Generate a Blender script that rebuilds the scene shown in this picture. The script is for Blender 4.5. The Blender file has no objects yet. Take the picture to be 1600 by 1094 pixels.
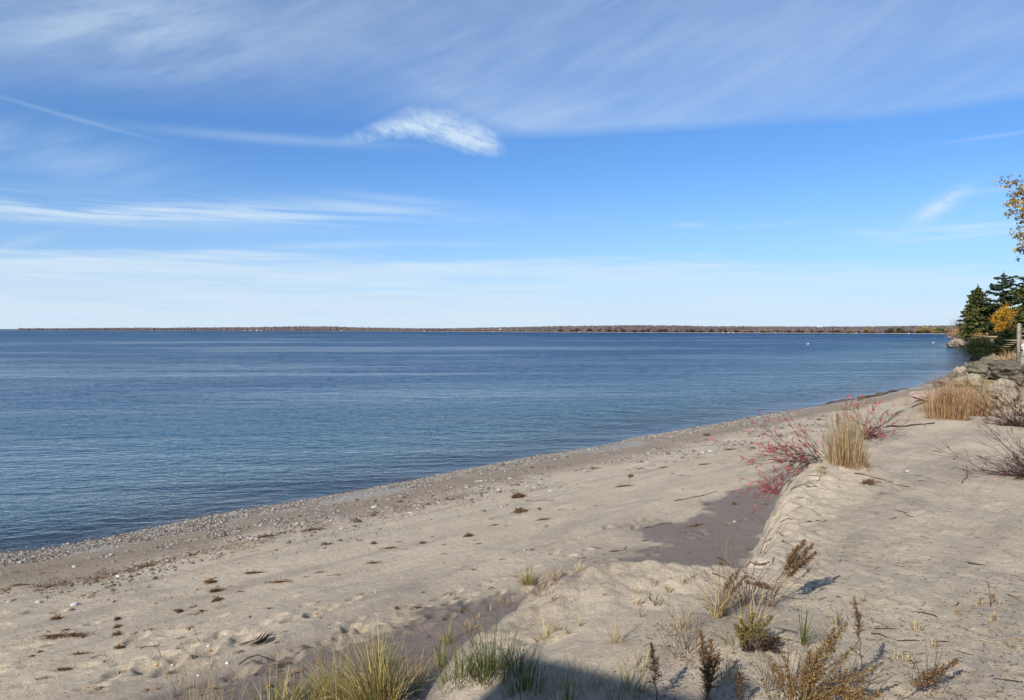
import bpy, math, random, bisect
import numpy as np
from mathutils import Vector, Matrix
R = math.radians
rng = np.random.default_rng(7)
random.seed(7)
sc = bpy.context.scene
COL = sc.collection

# ------------------------------------------------------------------ camera, sun, sky, exposure
CAM = np.array([0.0, 0.0, 5.0]); F = 1200.0; PITCH = math.atan(33 / 1200)
cd = bpy.data.cameras.new('camera'); cam = bpy.data.objects.new('camera', cd); COL.objects.link(cam)
cam.location = CAM; cam.rotation_euler = (math.pi / 2 - PITCH, 0, 0)
cd.lens = 27; cd.sensor_width = 36; cd.clip_start = .1; cd.clip_end = 60000
sc.camera = cam
sc.view_settings.view_transform = 'Standard'; sc.view_settings.look = 'None'
sc.view_settings.exposure = 0.26; sc.view_settings.gamma = 1
SUN_EL = R(33); SH = np.array([.60, .80])            # shadows fall to the right and away
ld = bpy.data.lights.new('sun', 'SUN'); ld.energy = 5.0; ld.angle = R(.5); ld.color = (1, .94, .84)
sun = bpy.data.objects.new('sun', ld); COL.objects.link(sun)
sd = Vector((SH[0] * math.cos(SUN_EL), SH[1] * math.cos(SUN_EL), -math.sin(SUN_EL)))
sun.rotation_euler = sd.to_track_quat('-Z', 'Y').to_euler(); sun.location = (-20, -30, 30)
SKY_STRENGTH = .085


class E:
    """small expression wrapper around node sockets"""
    def __init__(s, nt, sock): s.nt, s.s = nt, sock
    def _m(s, op, *o, clamp=False):
        n = s.nt.nodes.new('ShaderNodeMath'); n.operation = op; n.use_clamp = clamp
        for i, a in enumerate((s,) + o):
            if isinstance(a, E): s.nt.links.new(a.s, n.inputs[i])
            else: n.inputs[i].default_value = float(a)
        return E(s.nt, n.outputs[0])
    def __add__(s, o): return s._m('ADD', o)
    __radd__ = __add__
    def __sub__(s, o): return s._m('SUBTRACT', o)
    def __rsub__(s, o): return (s * -1) + o
    def __mul__(s, o): return s._m('MULTIPLY', o)
    __rmul__ = __mul__
    def __truediv__(s, o): return s._m('DIVIDE', o)
    def __pow__(s, o): return s._m('POWER', o)
    def mx(s, o): return s._m('MAXIMUM', o)
    def mn(s, o): return s._m('MINIMUM', o)
    def ab(s): return s._m('ABSOLUTE')
    def ex(s): return s._m('EXPONENT')
    def cl(s): return s._m('ADD', 0, clamp=True)
    def ramp(s, a, b, c=0, d=1, smooth=True):
        n = s.nt.nodes.new('ShaderNodeMapRange'); n.interpolation_type = 'SMOOTHSTEP' if smooth else 'LINEAR'
        s.nt.links.new(s.s, n.inputs[0])
        for i, v in enumerate((a, b, c, d)): 
            if isinstance(v, E): s.nt.links.new(v.s, n.inputs[i + 1])
            else: n.inputs[i + 1].default_value = v
        return E(s.nt, n.outputs[0])


def vec(nt, x, y, z=0.0):
    n = nt.nodes.new('ShaderNodeCombineXYZ')
    for i, a in enumerate((x, y, z)):
        if isinstance(a, E): nt.links.new(a.s, n.inputs[i])
        else: n.inputs[i].default_value = a
    return E(nt, n.outputs[0])


def noise(nt, v, scale=1, detail=4, rough=.5, dist=0, dim='3D', color=False):
    n = nt.nodes.new('ShaderNodeTexNoise'); n.noise_dimensions = dim
    if v is not None: nt.links.new(v.s, n.inputs['Vector'])
    n.inputs['Scale'].default_value = scale; n.inputs['Detail'].default_value = detail
    n.inputs['Roughness'].default_value = rough; n.inputs['Distortion'].default_value = dist
    return E(nt, n.outputs[1 if color else 0])


def mixc(nt, f, a, b):
    n = nt.nodes.new('ShaderNodeMix'); n.data_type = 'RGBA'
    for k, v in ((0, f), (6, a), (7, b)):
        if isinstance(v, E): nt.links.new(v.s, n.inputs[k])
        elif k == 0: n.inputs[0].default_value = v
        else: n.inputs[k].default_value = tuple(v) + (1,)
    return E(nt, n.outputs[2])


def azel(px, py):
    d = ray(px, py); return math.atan2(d[0], d[1]), math.asin(d[2])


def ray(px, py):
    f = np.array([0, math.cos(PITCH), -math.sin(PITCH)]); u = np.array([0, math.sin(PITCH), math.cos(PITCH)])
    d = np.array([1.0, 0, 0]) * (px - 800) + u * (547 - py) + f * F
    return d / np.linalg.norm(d)


def to_px(P):
    P = np.asarray(P, float) - CAM
    dep = P[..., 1] * math.cos(PITCH) - P[..., 2] * math.sin(PITCH)
    up = P[..., 1] * math.sin(PITCH) + P[..., 2] * math.cos(PITCH)
    dep = np.maximum(dep, .01)
    return 800 + F * P[..., 0] / dep, 547 - F * up / dep


def curve(nt, x, pts, lo, hi):
    """piecewise curve of x through (x,y) points; y in [lo,hi]"""
    x0, x1 = pts[0][0], pts[-1][0]
    t = x.ramp(x0, x1, 0, 1, smooth=False)
    n = nt.nodes.new('ShaderNodeFloatCurve'); cv = n.mapping.curves[0]
    for i, (a, b) in enumerate(pts):
        q = ((a - x0) / (x1 - x0), (b - lo) / (hi - lo))
        if i == 0: cv.points[0].location = q
        elif i == len(pts) - 1: cv.points[-1].location = q
        else: cv.points.new(*q)
    n.mapping.update(); nt.links.new(t.s, n.inputs['Value'])
    return E(nt, n.outputs[0]) * (hi - lo) + lo


w = bpy.data.worlds.new('World'); sc.world = w; w.use_nodes = True
nt = w.node_tree; nt.nodes.clear()
sky = nt.nodes.new('ShaderNodeTexSky'); sky.sky_type = 'NISHITA'; sky.sun_disc = False
sky.sun_elevation = SUN_EL
sky.sun_rotation = math.atan2(-SH[0], -SH[1])
sky.air_density = 1.0; sky.dust_density = .15; sky.ozone_density = 2.2; sky.altitude = 200
tc = nt.nodes.new('ShaderNodeTexCoord'); sp = nt.nodes.new('ShaderNodeSeparateXYZ')
nt.links.new(tc.outputs['Generated'], sp.inputs[0])
X, Y, Z = [E(nt, sp.outputs[i]) for i in range(3)]
AZ = X._m('ARCTAN2', Y); EL = Z._m('ARCSINE')
# cirrus in sky-plane coordinates (perspective towards the horizon)
zz = Z.mx(.02) + .06
PX_, PY_ = X / zz, Y / zz
ca, sa = math.cos(R(28)), math.sin(R(28))
cu, cvv = PX_ * ca + PY_ * sa, PY_ * ca - PX_ * sa
streak = noise(nt, vec(nt, cu * .35, cvv * 1.6), 1.5, 8, .62, .5)
streak2 = noise(nt, vec(nt, AZ * 3, EL * 55), 1.6, 7, .6, .35)
streak3 = noise(nt, vec(nt, (AZ + EL * 1.2) * 5, (EL - AZ * .42) * 34), 1.0, 7, .62, .4)
streakb = noise(nt, vec(nt, (AZ + EL * .8) * 2.2, (EL - AZ * .33) * 11), 1.0, 6, .58, .6)
fluff = noise(nt, vec(nt, (AZ + EL * .6) * 34, (EL - AZ * .35) * 30), 2.0, 8, .68, .3)
patch = noise(nt, vec(nt, AZ * 2.2, EL * 5), 1.3, 3, .5, 0)

def PT(l): return [azel(*p) for p in l]
veil_edge = curve(nt, AZ, PT([(-200, 165), (0, 170), (150, 178), (300, 183), (450, 190), (640, 207), (790, 219), (1000, 211), (1200, 200), (1400, 188), (1650, 150)]), 0.1, .45)
d = EL - veil_edge
sharp = AZ.ramp(-.25, .05, .10, .014)
veil = (d / sharp).cl() * AZ.ramp(.1, .75, 1, .72)
veil = veil * (streak3.ramp(.2, .8, .16, .46) * .8 + streakb.ramp(.25, .75, .12, .36)) * patch.ramp(.3, .65, .75, 1.1)
veil = veil * d.ramp(0, .30, 1.0, .75)
left = ((AZ + .50) / .16)
fanl = ((left * left + ((EL - .335) / .055) ** 2) * -1).ex() * streak3.ramp(.3, .75, .2, .9) * .34


def gaus(px, py, wx, wy, rot, amp, nz=None):
    a, e = azel(px, py); c, s_ = math.cos(R(rot)), math.sin(R(rot))
    u = (AZ - a) * c + (EL - e) * s_; v = (EL - e) * c - (AZ - a) * s_
    u = u * (1200 / wx); v = v * (1200 / wy)
    g = ((u * u + v * v) * -1).ex() * amp
    return g * nz if nz is not None else g

s2 = streak2.ramp(.38, .66, .05, 1); s3 = streak3.ramp(.3, .7, .25, 1)
top = curve(nt, AZ, PT([(500, 222), (540, 214), (600, 186), (650, 170), (700, 176), (750, 196), (790, 222), (800, 236)]), .15, .40)
bot = curve(nt, AZ, PT([(500, 224), (540, 222), (600, 216), (650, 214), (700, 226), (750, 240), (790, 241), (800, 238)]), .15, .40)
wob = (fluff - .5) * .016 + (streakb - .5) * .012
lensn = noise(nt, vec(nt, (AZ - EL * .5) * 16, (EL + AZ * .30) * 75), 1.0, 8, .66, .5)
lens = ((top + .005 + wob - EL) / .024).cl() * ((EL + .004 + wob * .8 - bot) / .014).cl() * (lensn * .7 + fluff * .3).ramp(.30, .62, .30, 1)
lens = lens * AZ.ramp(azel(505, 0)[0], azel(555, 0)[0]) * AZ.ramp(azel(765, 0)[0], azel(799, 0)[0], 1, 0) * .9
dens = veil * .68 + fanl
dens = dens + gaus(430, 217, 170, 7, 0, .22) + gaus(60, 235, 160, 34, -6, .30, s3)
dens = dens + gaus(110, 183, 100, 2.6, -10, .16)
dens = dens + gaus(230, 330, 330, 17, 1, .95, s2) + gaus(560, 322, 110, 7, -4, .35) + gaus(620, 311, 90, 6, -4, .25) + gaus(100, 342, 220, 7, 0, .30)
dens = dens + gaus(1465, 324, 36, 10, 32, .8, fluff.ramp(.2, .6)) + gaus(1540, 298, 60, 4, 3, .16) + gaus(1510, 360, 90, 10, 2, .8, s2) + gaus(1370, 366, 40, 6, -8, .25) + gaus(1075, 352, 24, 4, 0, .30)
dens = dens + gaus(1200, 352, 60, 3, 2, .15) + gaus(1560, 212, 60, 2.5, 2, .18) + gaus(720, 382, 60, 3, 0, .2) + gaus(520, 384, 110, 6, 3, .3) + gaus(30, 380, 40, 6, 20, .2)
hor_edge = curve(nt, AZ, PT([(-300, 380), (0, 384), (300, 386), (600, 396), (900, 402), (1100, 396), (1300, 402), (1500, 412), (1900, 420)]), 0.0, .2)
hz = ((hor_edge - EL + (streak2 - .5) * .035) / .016).cl()
dens = dens + hz * streak2.ramp(.30, .66, .46, .95) * AZ.ramp(-.6, .9, .92, .55)
dens = dens + EL.ramp(0, .05, .35, 0)
dens = (dens + lens).mn(.86) * Z.ramp(-.01, .0)
skyc = E(nt, sky.outputs[0])
tint = nt.nodes.new('ShaderNodeMix'); tint.data_type = 'RGBA'; tint.blend_type = 'MULTIPLY'; tint.inputs[0].default_value = 1
nt.links.new(skyc.s, tint.inputs[6]); tint.inputs[7].default_value = (.60, .93, 1.36, 1)
CLOUD_C = (6.6, 8.0, 9.3)
fin = mixc(nt, dens, mixc(nt, EL.ramp(-.05, .22, .70, 0), E(nt, tint.outputs[2]), (4.9, 6.6, 9.6)), CLOUD_C)
bg = nt.nodes.new('ShaderNodeBackground'); bg.inputs[1].default_value = SKY_STRENGTH
out = nt.nodes.new('ShaderNodeOutputWorld')
nt.links.new(fin.s, bg.inputs[0]); nt.links.new(bg.outputs[0], out.inputs[0])

# ------------------------------------------------------------------ materials
def newmat(name):
    m = bpy.data.materials.new(name); m.use_nodes = True; nt = m.node_tree
    b = nt.nodes['Principled BSDF']; return m, nt, b


def geo_pos(nt):
    g = nt.nodes.new('ShaderNodeNewGeometry'); return E(nt, g.outputs['Position'])


def attr(nt, name):
    a = nt.nodes.new('ShaderNodeAttribute'); a.attribute_name = name; return E(nt, a.outputs['Fac'])


def bump(nt, h, strength, dist, b, normal=None):
    n = nt.nodes.new('ShaderNodeBump'); n.inputs['Strength'].default_value = strength; n.inputs['Distance'].default_value = dist
    nt.links.new(h.s, n.inputs['Height'])
    if normal is not None: nt.links.new(normal, n.inputs['Normal'])
    if b is not None: nt.links.new(n.outputs[0], b.inputs['Normal'])
    return n.outputs[0]


def ramp_mat(name, cols, rough=.8, transl=0, spec=.2, nscale=0, bumpd=0):
    """colour from the per-vertex random attribute 'v' through a list of colours"""
    m, nt, b = newmat(name)
    v = attr(nt, 'v')
    cr = nt.nodes.new('ShaderNodeValToRGB'); els = cr.color_ramp.elements
    while len(els) > 1: els.remove(els[-1])
    for i, c in enumerate(cols):
        e = els[0] if i == 0 else els.new(i / (len(cols) - 1))
        e.position = i / max(1, len(cols) - 1); e.color = tuple(c) + (1,)
    nt.links.new(v.s, cr.inputs[0]); c = E(nt, cr.outputs[0])
    if nscale:
        nz = noise(nt, geo_pos(nt), nscale, 4, .6)
        c = mixc(nt, nz.ramp(.3, .7), mixc(nt, .45, c, (.02, .02, .015)), c)
        if bumpd: bump(nt, nz, 1, bumpd, b)
    nt.links.new(c.s, b.inputs['Base Color']); b.inputs['Roughness'].default_value = rough
    b.inputs['Specular IOR Level'].default_value = spec
    if transl:
        t = nt.nodes.new('ShaderNodeBsdfTranslucent'); nt.links.new(c.s, t.inputs[0])
        mx = nt.nodes.new('ShaderNodeMixShader'); mx.inputs[0].default_value = transl
        nt.links.new(b.outputs[0], mx.inputs[1]); nt.links.new(t.outputs[0], mx.inputs[2])
        nt.links.new(mx.outputs[0], nt.nodes['Material Output'].inputs[0])
    return m


M = {}
M['green_grass'] = ramp_mat('green_grass', [(.05, .075, .02), (.12, .14, .03), (.26, .22, .05), (.46, .34, .10), (.58, .46, .22)], .6, .25)
M['straw_grass'] = ramp_mat('straw_grass', [(.24, .16, .07), (.38, .28, .14), (.50, .39, .22), (.60, .50, .33)], .65, .25)
M['rust_grass'] = ramp_mat('rust_grass', [(.16, .085, .035), (.30, .17, .075), (.44, .28, .14), (.52, .36, .21)], .7, .25)
M['seed_brown'] = ramp_mat('seed_brown', [(.05, .027, .012), (.13, .07, .03), (.22, .125, .05), (.30, .18, .08)], .9, .15)
M['seed_tan'] = ramp_mat('seed_tan', [(.10, .06, .025), (.24, .15, .055), (.38, .25, .10)], .9, .15)
M['seed_ochre'] = ramp_mat('seed_ochre', [(.06, .06, .02), (.14, .115, .025), (.27, .19, .04), (.34, .25, .07)], .85, .2)
M['seed_dark'] = ramp_mat('seed_dark', [(.015, .012, .01), (.04, .03, .022), (.07, .05, .035)], .9, 0)
M['stem'] = ramp_mat('stem', [(.08, .045, .025), (.16, .10, .055), (.24, .17, .10)], .8)
M['twig'] = ramp_mat('twig', [(.03, .022, .016), (.06, .042, .03), (.10, .075, .055)], .85)
M['drift'] = ramp_mat('drift', [(.05, .035, .025), (.11, .08, .058), (.22, .17, .13)], .9, 0, .2, 30, .003)
M['red_leaf'] = ramp_mat('red_leaf', [(.26, .04, .045), (.44, .09, .095), (.56, .20, .19)], .6, .3)
M['red_dark'] = ramp_mat('red_dark', [(.05, .02, .018), (.13, .035, .033), (.24, .07, .06)], .6, .25)
M['wrack'] = ramp_mat('wrack', [(.025, .018, .012), (.09, .052, .028), (.19, .105, .05), (.30, .18, .085)], .8)
M['dry_leaf'] = ramp_mat('dry_leaf', [(.16, .10, .05), (.32, .22, .12), (.5, .4, .26)], .8)
M['pebble'] = ramp_mat('pebble', [(.07, .055, .043), (.14, .115, .09), (.20, .17, .14), (.27, .235, .195), (.42, .39, .35)], .75, 0, .3)
M['pebble_white'] = ramp_mat('pebble_white', [(.36, .34, .31), (.48, .46, .43), (.58, .57, .54)], .7, 0, .3)
M['pebble_ochre'] = ramp_mat('pebble_ochre', [(.45, .33, .15), (.5, .38, .2)], .7)
M['bark'] = ramp_mat('bark', [(.06, .045, .035), (.11, .085, .065)], .9, 0, .2, 9, .02)
M['bark_pale'] = ramp_mat('bark_pale', [(.22, .19, .16), (.32, .29, .25)], .9)
M['needles'] = ramp_mat('needles', [(.025, .032, .010), (.06, .072, .02), (.12, .125, .035), (.21, .19, .06)], .7, .1)
M['needles_blue'] = ramp_mat('needles_blue', [(.02, .032, .016), (.045, .068, .032), (.09, .12, .055)], .7, .1)
M['cedar_leaf'] = ramp_mat('cedar_leaf', [(.006, .012, .004), (.012, .022, .006), (.028, .038, .009), (.07, .075, .018)], .7, .1)
M['gold_leaf'] = ramp_mat('gold_leaf', [(.26, .12, .015), (.46, .24, .02), (.60, .34, .04)], .6, .3)
M['yellow_leaf'] = ramp_mat('yellow_leaf', [(.12, .08, .02), (.36, .25, .05), (.52, .38, .10)], .6, .3)
M['orange_leaf'] = ramp_mat('orange_leaf', [(.24, .12, .05), (.40, .22, .09), (.46, .30, .14)], .7, .2)
M['grey_scrub'] = ramp_mat('grey_scrub', [(.12, .10, .08), (.22, .18, .15)], .9)
M['willow_leaf'] = ramp_mat('willow_leaf', [(.22, .16, .06), (.34, .25, .10), (.38, .27, .14)], .8, .1)
M['russet_leaf'] = ramp_mat('russet_leaf', [(.09, .055, .045), (.14, .08, .06), (.19, .11, .07)], .9, .1)
M['forest'] = ramp_mat('forest', [(.075, .07, .07), (.11, .088, .092), (.135, .102, .102), (.145, .108, .102), (.10, .09, .08), (.15, .115, .095), (.135, .115, .125)], .95)  # mauve, low contrast tones put distance haze into the autumn crown colours
M['white_wall'] = ramp_mat('white_wall', [(.7, .69, .66), (.8, .79, .76)], .7)
M['roof_grey'] = ramp_mat('roof_grey', [(.10, .095, .09), (.14, .13, .12)], .85)
M['glass_dark'] = ramp_mat('glass_dark', [(.02, .025, .03), (.03, .035, .04)], .15, 0, .5)
M['grey_wood'] = ramp_mat('grey_wood', [(.26, .23, .19), (.34, .30, .25)], .9, 0, .2, 8, .004)
M['tan_wood'] = ramp_mat('tan_wood', [(.36, .27, .18), (.42, .32, .21)], .9, 0, .2, 8, .004)
M['gull_white'] = ramp_mat('gull_white', [(.8, .8, .8), (.8, .8, .8)], .6)
M['gull_grey'] = ramp_mat('gull_grey', [(.4, .42, .45), (.4, .42, .45)], .6)
M['shell'] = ramp_mat('shell', [(.6, .55, .45), (.7, .66, .58)], .5)


def rock_mat(name, c1, c2, c3, crevice=1.0, scale=1.0):
    m, nt, b = newmat(name); tcn = nt.nodes.new('ShaderNodeTexCoord')
    o = E(nt, tcn.outputs['Object'])
    n1 = noise(nt, o, 1.2 * scale, 6, .6, .3); n2 = noise(nt, o, 7 * scale, 6, .65)
    wv = nt.nodes.new('ShaderNodeTexWave'); wv.wave_type = 'BANDS'; wv.bands_direction = 'Z'
    nt.links.new(o.s, wv.inputs['Vector']); wv.inputs['Scale'].default_value = 1.3 * scale; wv.inputs['Distortion'].default_value = 7
    wv.inputs['Detail'].default_value = 4; wv.inputs['Detail Scale'].default_value = 1.2
    wf = E(nt, wv.outputs['Fac']) * .6 + .4 * noise(nt, o, 4 * scale, 5, .7)
    vo = nt.nodes.new('ShaderNodeTexVoronoi'); vo.feature = 'DISTANCE_TO_EDGE'; vo.inputs['Scale'].default_value = 1.1 * scale
    nt.links.new((noise(nt, o, 2 * scale, 3, .5, 0, '3D', True)).s, vo.inputs['Vector'])
    ck = E(nt, vo.outputs[0]).ramp(0, .03)
    c = mixc(nt, n1.ramp(.35, .65), c1, c2)
    c = mixc(nt, n2.ramp(.45, .7, 0, .8), c, c3)
    c = mixc(nt, wf.ramp(.12, .30, .75 * crevice, 0), c, (.035, .03, .025))  # dark crevice shade put into the colour; the shading alone is flat
    nt.links.new(c.s, b.inputs['Base Color']); b.inputs['Roughness'].default_value = .9
    bump(nt, n1 * .5 + n2 * .6 + wf * .35 * crevice, 1, .22, b)
    return m

M['rock_pale'] = rock_mat('rock_pale', (.34, .275, .195), (.21, .17, .125), (.43, .37, .28), .5)
M['rock_grey'] = rock_mat('rock_grey', (.14, .122, .090), (.075, .066, .05), (.23, .20, .145), 1.0)
M['rock_green'] = rock_mat('rock_green', (.155, .145, .09), (.10, .092, .065), (.25, .235, .155), 1.0)
M['rock_pink'] = rock_mat('rock_pink', (.42, .31, .25), (.32, .24, .19), (.5, .4, .33), .2)


# ------------------------------------------------------------------ mesh helpers
class MB:
    def __init__(s): s.v = []; s.q = []; s.t = []; s.a = []; s.n = 0
    def add(s, verts, quads=None, tris=None, val=None):
        verts = np.asarray(verts, float).reshape(-1, 3); k = len(verts)
        s.v.append(verts)
        if quads is not None and len(quads): s.q.append(np.asarray(quads, int) + s.n)
        if tris is not None and len(tris): s.t.append(np.asarray(tris, int) + s.n)
        if val is None: val = rng.random()
        s.a.append(np.full(k, val) if np.isscalar(val) else np.asarray(val, float)); s.n += k
    def mesh(s, name, mat, smooth=True):
        me = bpy.data.meshes.new(name)
        v = np.concatenate(s.v); q = np.concatenate(s.q) if s.q else np.zeros((0, 4), int)
        t = np.concatenate(s.t) if s.t else np.zeros((0, 3), int)
        me.vertices.add(len(v)); me.vertices.foreach_set('co', v.astype(np.float32).ravel())
        loops = np.concatenate([q.ravel(), t.ravel()]); me.loops.add(len(loops)); me.loops.foreach_set('vertex_index', loops.astype(np.int32))
        nq, ntr = len(q), len(t); me.polygons.add(nq + ntr)
        st = np.concatenate([np.arange(nq) * 4, nq * 4 + np.arange(ntr) * 3]).astype(np.int32)
        me.polygons.foreach_set('loop_start', st)
        me.polygons.foreach_set('loop_total', np.concatenate([np.full(nq, 4), np.full(ntr, 3)]).astype(np.int32))
        if smooth: me.polygons.foreach_set('use_smooth', np.ones(nq + ntr, bool))
        me.update(calc_edges=True)
        at = me.attributes.new('v', 'FLOAT', 'POINT'); at.data.foreach_set('value', np.concatenate(s.a).astype(np.float32))
        me.materials.append(mat); me.validate()
        return me
    def build(s, name, mat, parent=None, loc=(0, 0, 0), smooth=True):
        """vertices are given in world space; loc = the thing's base, which becomes the origin"""
        loc = np.asarray(loc, float)
        if parent is not None: loc = np.asarray(parent['_o'] if '_o' in parent else (0, 0, 0), float)
        s.v = [a - loc for a in s.v]
        o = bpy.data.objects.new(name, s.mesh(name, mat, smooth)); COL.objects.link(o)
        if parent is not None: o.parent = parent
        else: o.location = loc
        return o


def tag(o, label, cat, group=None, kind=None):
    o['label'] = label; o['category'] = cat
    if group: o['group'] = group
    if kind: o['kind'] = kind
    return o

_ORI = []
def thing(name, loc, label, cat, group=None):
    o = bpy.data.objects.new(name, None); COL.objects.link(o); o.location = tuple(loc); o.empty_display_size = .2
    o['_o'] = [float(a) for a in loc]; _ORI.append(o)
    return tag(o, label, cat, group)


def frame_of(d):
    d = d / (np.linalg.norm(d) + 1e-9)
    a = np.array([0, 0, 1.0]) if abs(d[2]) < .9 else np.array([1.0, 0, 0])
    u = np.cross(d, a); u /= np.linalg.norm(u); return u, np.cross(d, u)


def tube(mb, pts, rad, sides=4, val=None):
    pts = np.asarray(pts, float); n = len(pts)
    rad = np.full(n, rad) if np.isscalar(rad) else np.asarray(rad, float)
    V = []
    for i in range(n):
        d = pts[min(i + 1, n - 1)] - pts[max(i - 1, 0)]; u, v = frame_of(d)
        for k in range(sides):
            a = 2 * math.pi * k / sides; V.append(pts[i] + rad[i] * (math.cos(a) * u + math.sin(a) * v))
    Q = [(i * sides + k, i * sides + (k + 1) % sides, (i + 1) * sides + (k + 1) % sides, (i + 1) * sides + k) for i in range(n - 1) for k in range(sides)]
    T = []
    c0 = len(V); V.append(pts[0]); V.append(pts[-1])
    for k in range(sides):
        T.append((c0, (k + 1) % sides, k)); T.append((c0 + 1, (n - 1) * sides + k, (n - 1) * sides + (k + 1) % sides))
    mb.add(V, Q, T, val)


def ribbon(mb, pts, wid, side, val=None):
    pts = np.asarray(pts, float); n = len(pts); wid = np.asarray(wid, float)[:, None]
    side = np.asarray(side, float); V = np.empty((2 * n, 3)); V[0::2] = pts - side * wid / 2; V[1::2] = pts + side * wid / 2
    i = np.arange(n - 1); mb.add(V, np.stack([2 * i, 2 * i + 1, 2 * i + 3, 2 * i + 2], 1), None, val)


def box(mb, c, s, rotz=0, val=None, tilt=None):
    c = np.asarray(c, float); hx, hy, hz = np.array(s, float) / 2
    V = np.array([(x, y, z) for x in (-hx, hx) for y in (-hy, hy) for z in (-hz, hz)])
    if tilt is not None: V = V @ np.array(Matrix.Rotation(tilt[0], 3, tilt[1])).T
    cz, sz = math.cos(rotz), math.sin(rotz); V = V @ np.array([[cz, -sz, 0], [sz, cz, 0], [0, 0, 1]]).T + c
    mb.add(V, [(0, 1, 3, 2), (4, 6, 7, 5), (0, 4, 5, 1), (2, 3, 7, 6), (0, 2, 6, 4), (1, 5, 7, 3)], None, val)


def ico(sub):
    import bmesh
    bm = bmesh.new(); bmesh.ops.create_icosphere(bm, subdivisions=sub, radius=1)
    v = np.array([x.co[:] for x in bm.verts]); f = np.array([[x.index for x in p.verts] for p in bm.faces]); bm.free(); return v, f
ICO = {k: ico(k) for k in (1, 2, 3, 4, 5)}


# ------------------------------------------------------------------ numpy noise
def hsh(ix, iy, seed):
    h = (ix.astype(np.int64) * 374761393 + iy.astype(np.int64) * 668265263 + seed * 1442695041) & 0xffffffff
    h = ((h ^ (h >> 13)) * 1274126177) & 0xffffffff
    h = (h ^ (h >> 16)) & 0xffffffff
    return h / 4294967295.0


def vnoise(x, y, seed=0):
    ix, iy = np.floor(x), np.floor(y); fx, fy = x - ix, y - iy
    fx = fx * fx * fx * (fx * (fx * 6 - 15) + 10); fy = fy * fy * fy * (fy * (fy * 6 - 15) + 10)
    a, b = hsh(ix, iy, seed), hsh(ix + 1, iy, seed); c, d = hsh(ix, iy + 1, seed), hsh(ix + 1, iy + 1, seed)
    return (a * (1 - fx) + b * fx) * (1 - fy) + (c * (1 - fx) + d * fx) * fy - .5


def fbm(x, y, oct=4, seed=0, gain=.5):
    r = 0; a = 1
    for k in range(oct): r = r + a * vnoise(x * 2 ** k + 17.3 * k, y * 2 ** k - 9.1 * k, seed + k); a *= gain
    return r


# ------------------------------------------------------------------ terrain
def at_z(px, py, z):
    d = ray(px, py); t = (z - CAM[2]) / d[2]; return (CAM + d * t)[:2]

SHP = [(0, 865), (55, 859), (108, 850), (170, 838), (234, 825), (324, 805), (400, 792), (500, 777), (590, 760), (655, 748), (719, 734), (844, 711), (937, 697), (1000, 682), (1100, 665), (1210, 645), (1300, 630), (1370, 615), (1430, 604), (1480, 587), (1508, 575), (1520, 563), (1532, 552), (1528, 546), (1507, 543.5), (1493, 543), (1481, 541)]
SHORE = np.array([(-60, -34), (-30, -2.5), (-16, 11.8)] + [tuple(at_z(a, b, 0)) for a, b in SHP] + [(150, 262), (230, 330), (420, 430), (900, 560), (4000, 700)])
SHORE_POLY = np.vstack([SHORE, [(4000, -900), (-60, -900)]])
EDP = [(560, 1094), (640, 1062), (664, 1035), (676, 1005), (716, 970), (768, 939), (812, 915), (880, 904), (950, 892), (1030, 884), (1090, 887), (1165, 876), (1204, 838), (1234, 788), (1252, 750), (1270, 722), (1298, 694), (1350, 672), (1400, 650), (1440, 620)]
EDGE = np.array([(-60, -52), (-20, -14), (-6, .5), (-3.2, 3.2)] + [tuple(at_z(a, b, 2.4)) for a, b in EDP] + [(24, 41), (37, 59), (64, 96), (84, 122), (112, 155), (118, 185), (128, 206), (134, 214), (160, 250), (240, 315), (430, 412), (900, 540), (4000, 680)])
EDGE_POLY = np.vstack([EDGE, [(4000, -900), (-60, -900)]])


def inside(x, y, P):
    r = np.zeros(x.shape, bool)
    for i in range(len(P)):
        x0, y0 = P[i]; x1, y1 = P[(i + 1) % len(P)]
        if y0 == y1: continue
        c = ((y0 > y) != (y1 > y)); r ^= c & (x < (x1 - x0) * (y - y0) / (y1 - y0) + x0)
    return r


def sdist(x, y, line, poly):
    d = np.full(x.shape, 1e9)
    for i in range(len(line) - 1):
        a, b = line[i], line[i + 1]; ab = b - a
        t = np.clip(((x - a[0]) * ab[0] + (y - a[1]) * ab[1]) / (ab @ ab), 0, 1)
        d = np.minimum(d, np.hypot(x - a[0] - t * ab[0], y - a[1] - t * ab[1]))
    return np.where(inside(x, y, poly), d, -d)


def sst(a, b, x):
    t = np.clip((x - a) / (b - a), 0, 1); return t * t * (3 - 2 * t)

FOOT = []
_r = random.Random(3)
for a, b in [((330, 1062), (600, 962)), ((420, 1022), (760, 905)), ((150, 1045), (420, 985)), ((760, 905), (1010, 800)), ((620, 975), (900, 880)), ((940, 880), (1170, 800)), ((200, 1015), (560, 920)), ((860, 850), (1040, 790))]:
    n = int(np.hypot(a[0] - b[0], a[1] - b[1]) / 24)
    for k in range(n):
        t = (k + _r.random() * .8) / n
        px, py = a[0] + (b[0] - a[0]) * t + _r.uniform(-14, 14), a[1] + (b[1] - a[1]) * t + _r.uniform(-9, 9)
        x, y = at_z(px, py, 1.1); FOOT.append((x, y, _r.uniform(.10, .17), _r.uniform(.05, .085), R(45 + _r.uniform(-30, 30)), _r.uniform(.03, .07)))
for k in range(70):
    x, y = at_z(_r.uniform(-40, 760), _r.uniform(900, 1094), 1.1); FOOT.append((x, y, _r.uniform(.08, .22), _r.uniform(.04, .09), R(45 + _r.uniform(-35, 35)), _r.uniform(.015, .05)))
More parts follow.
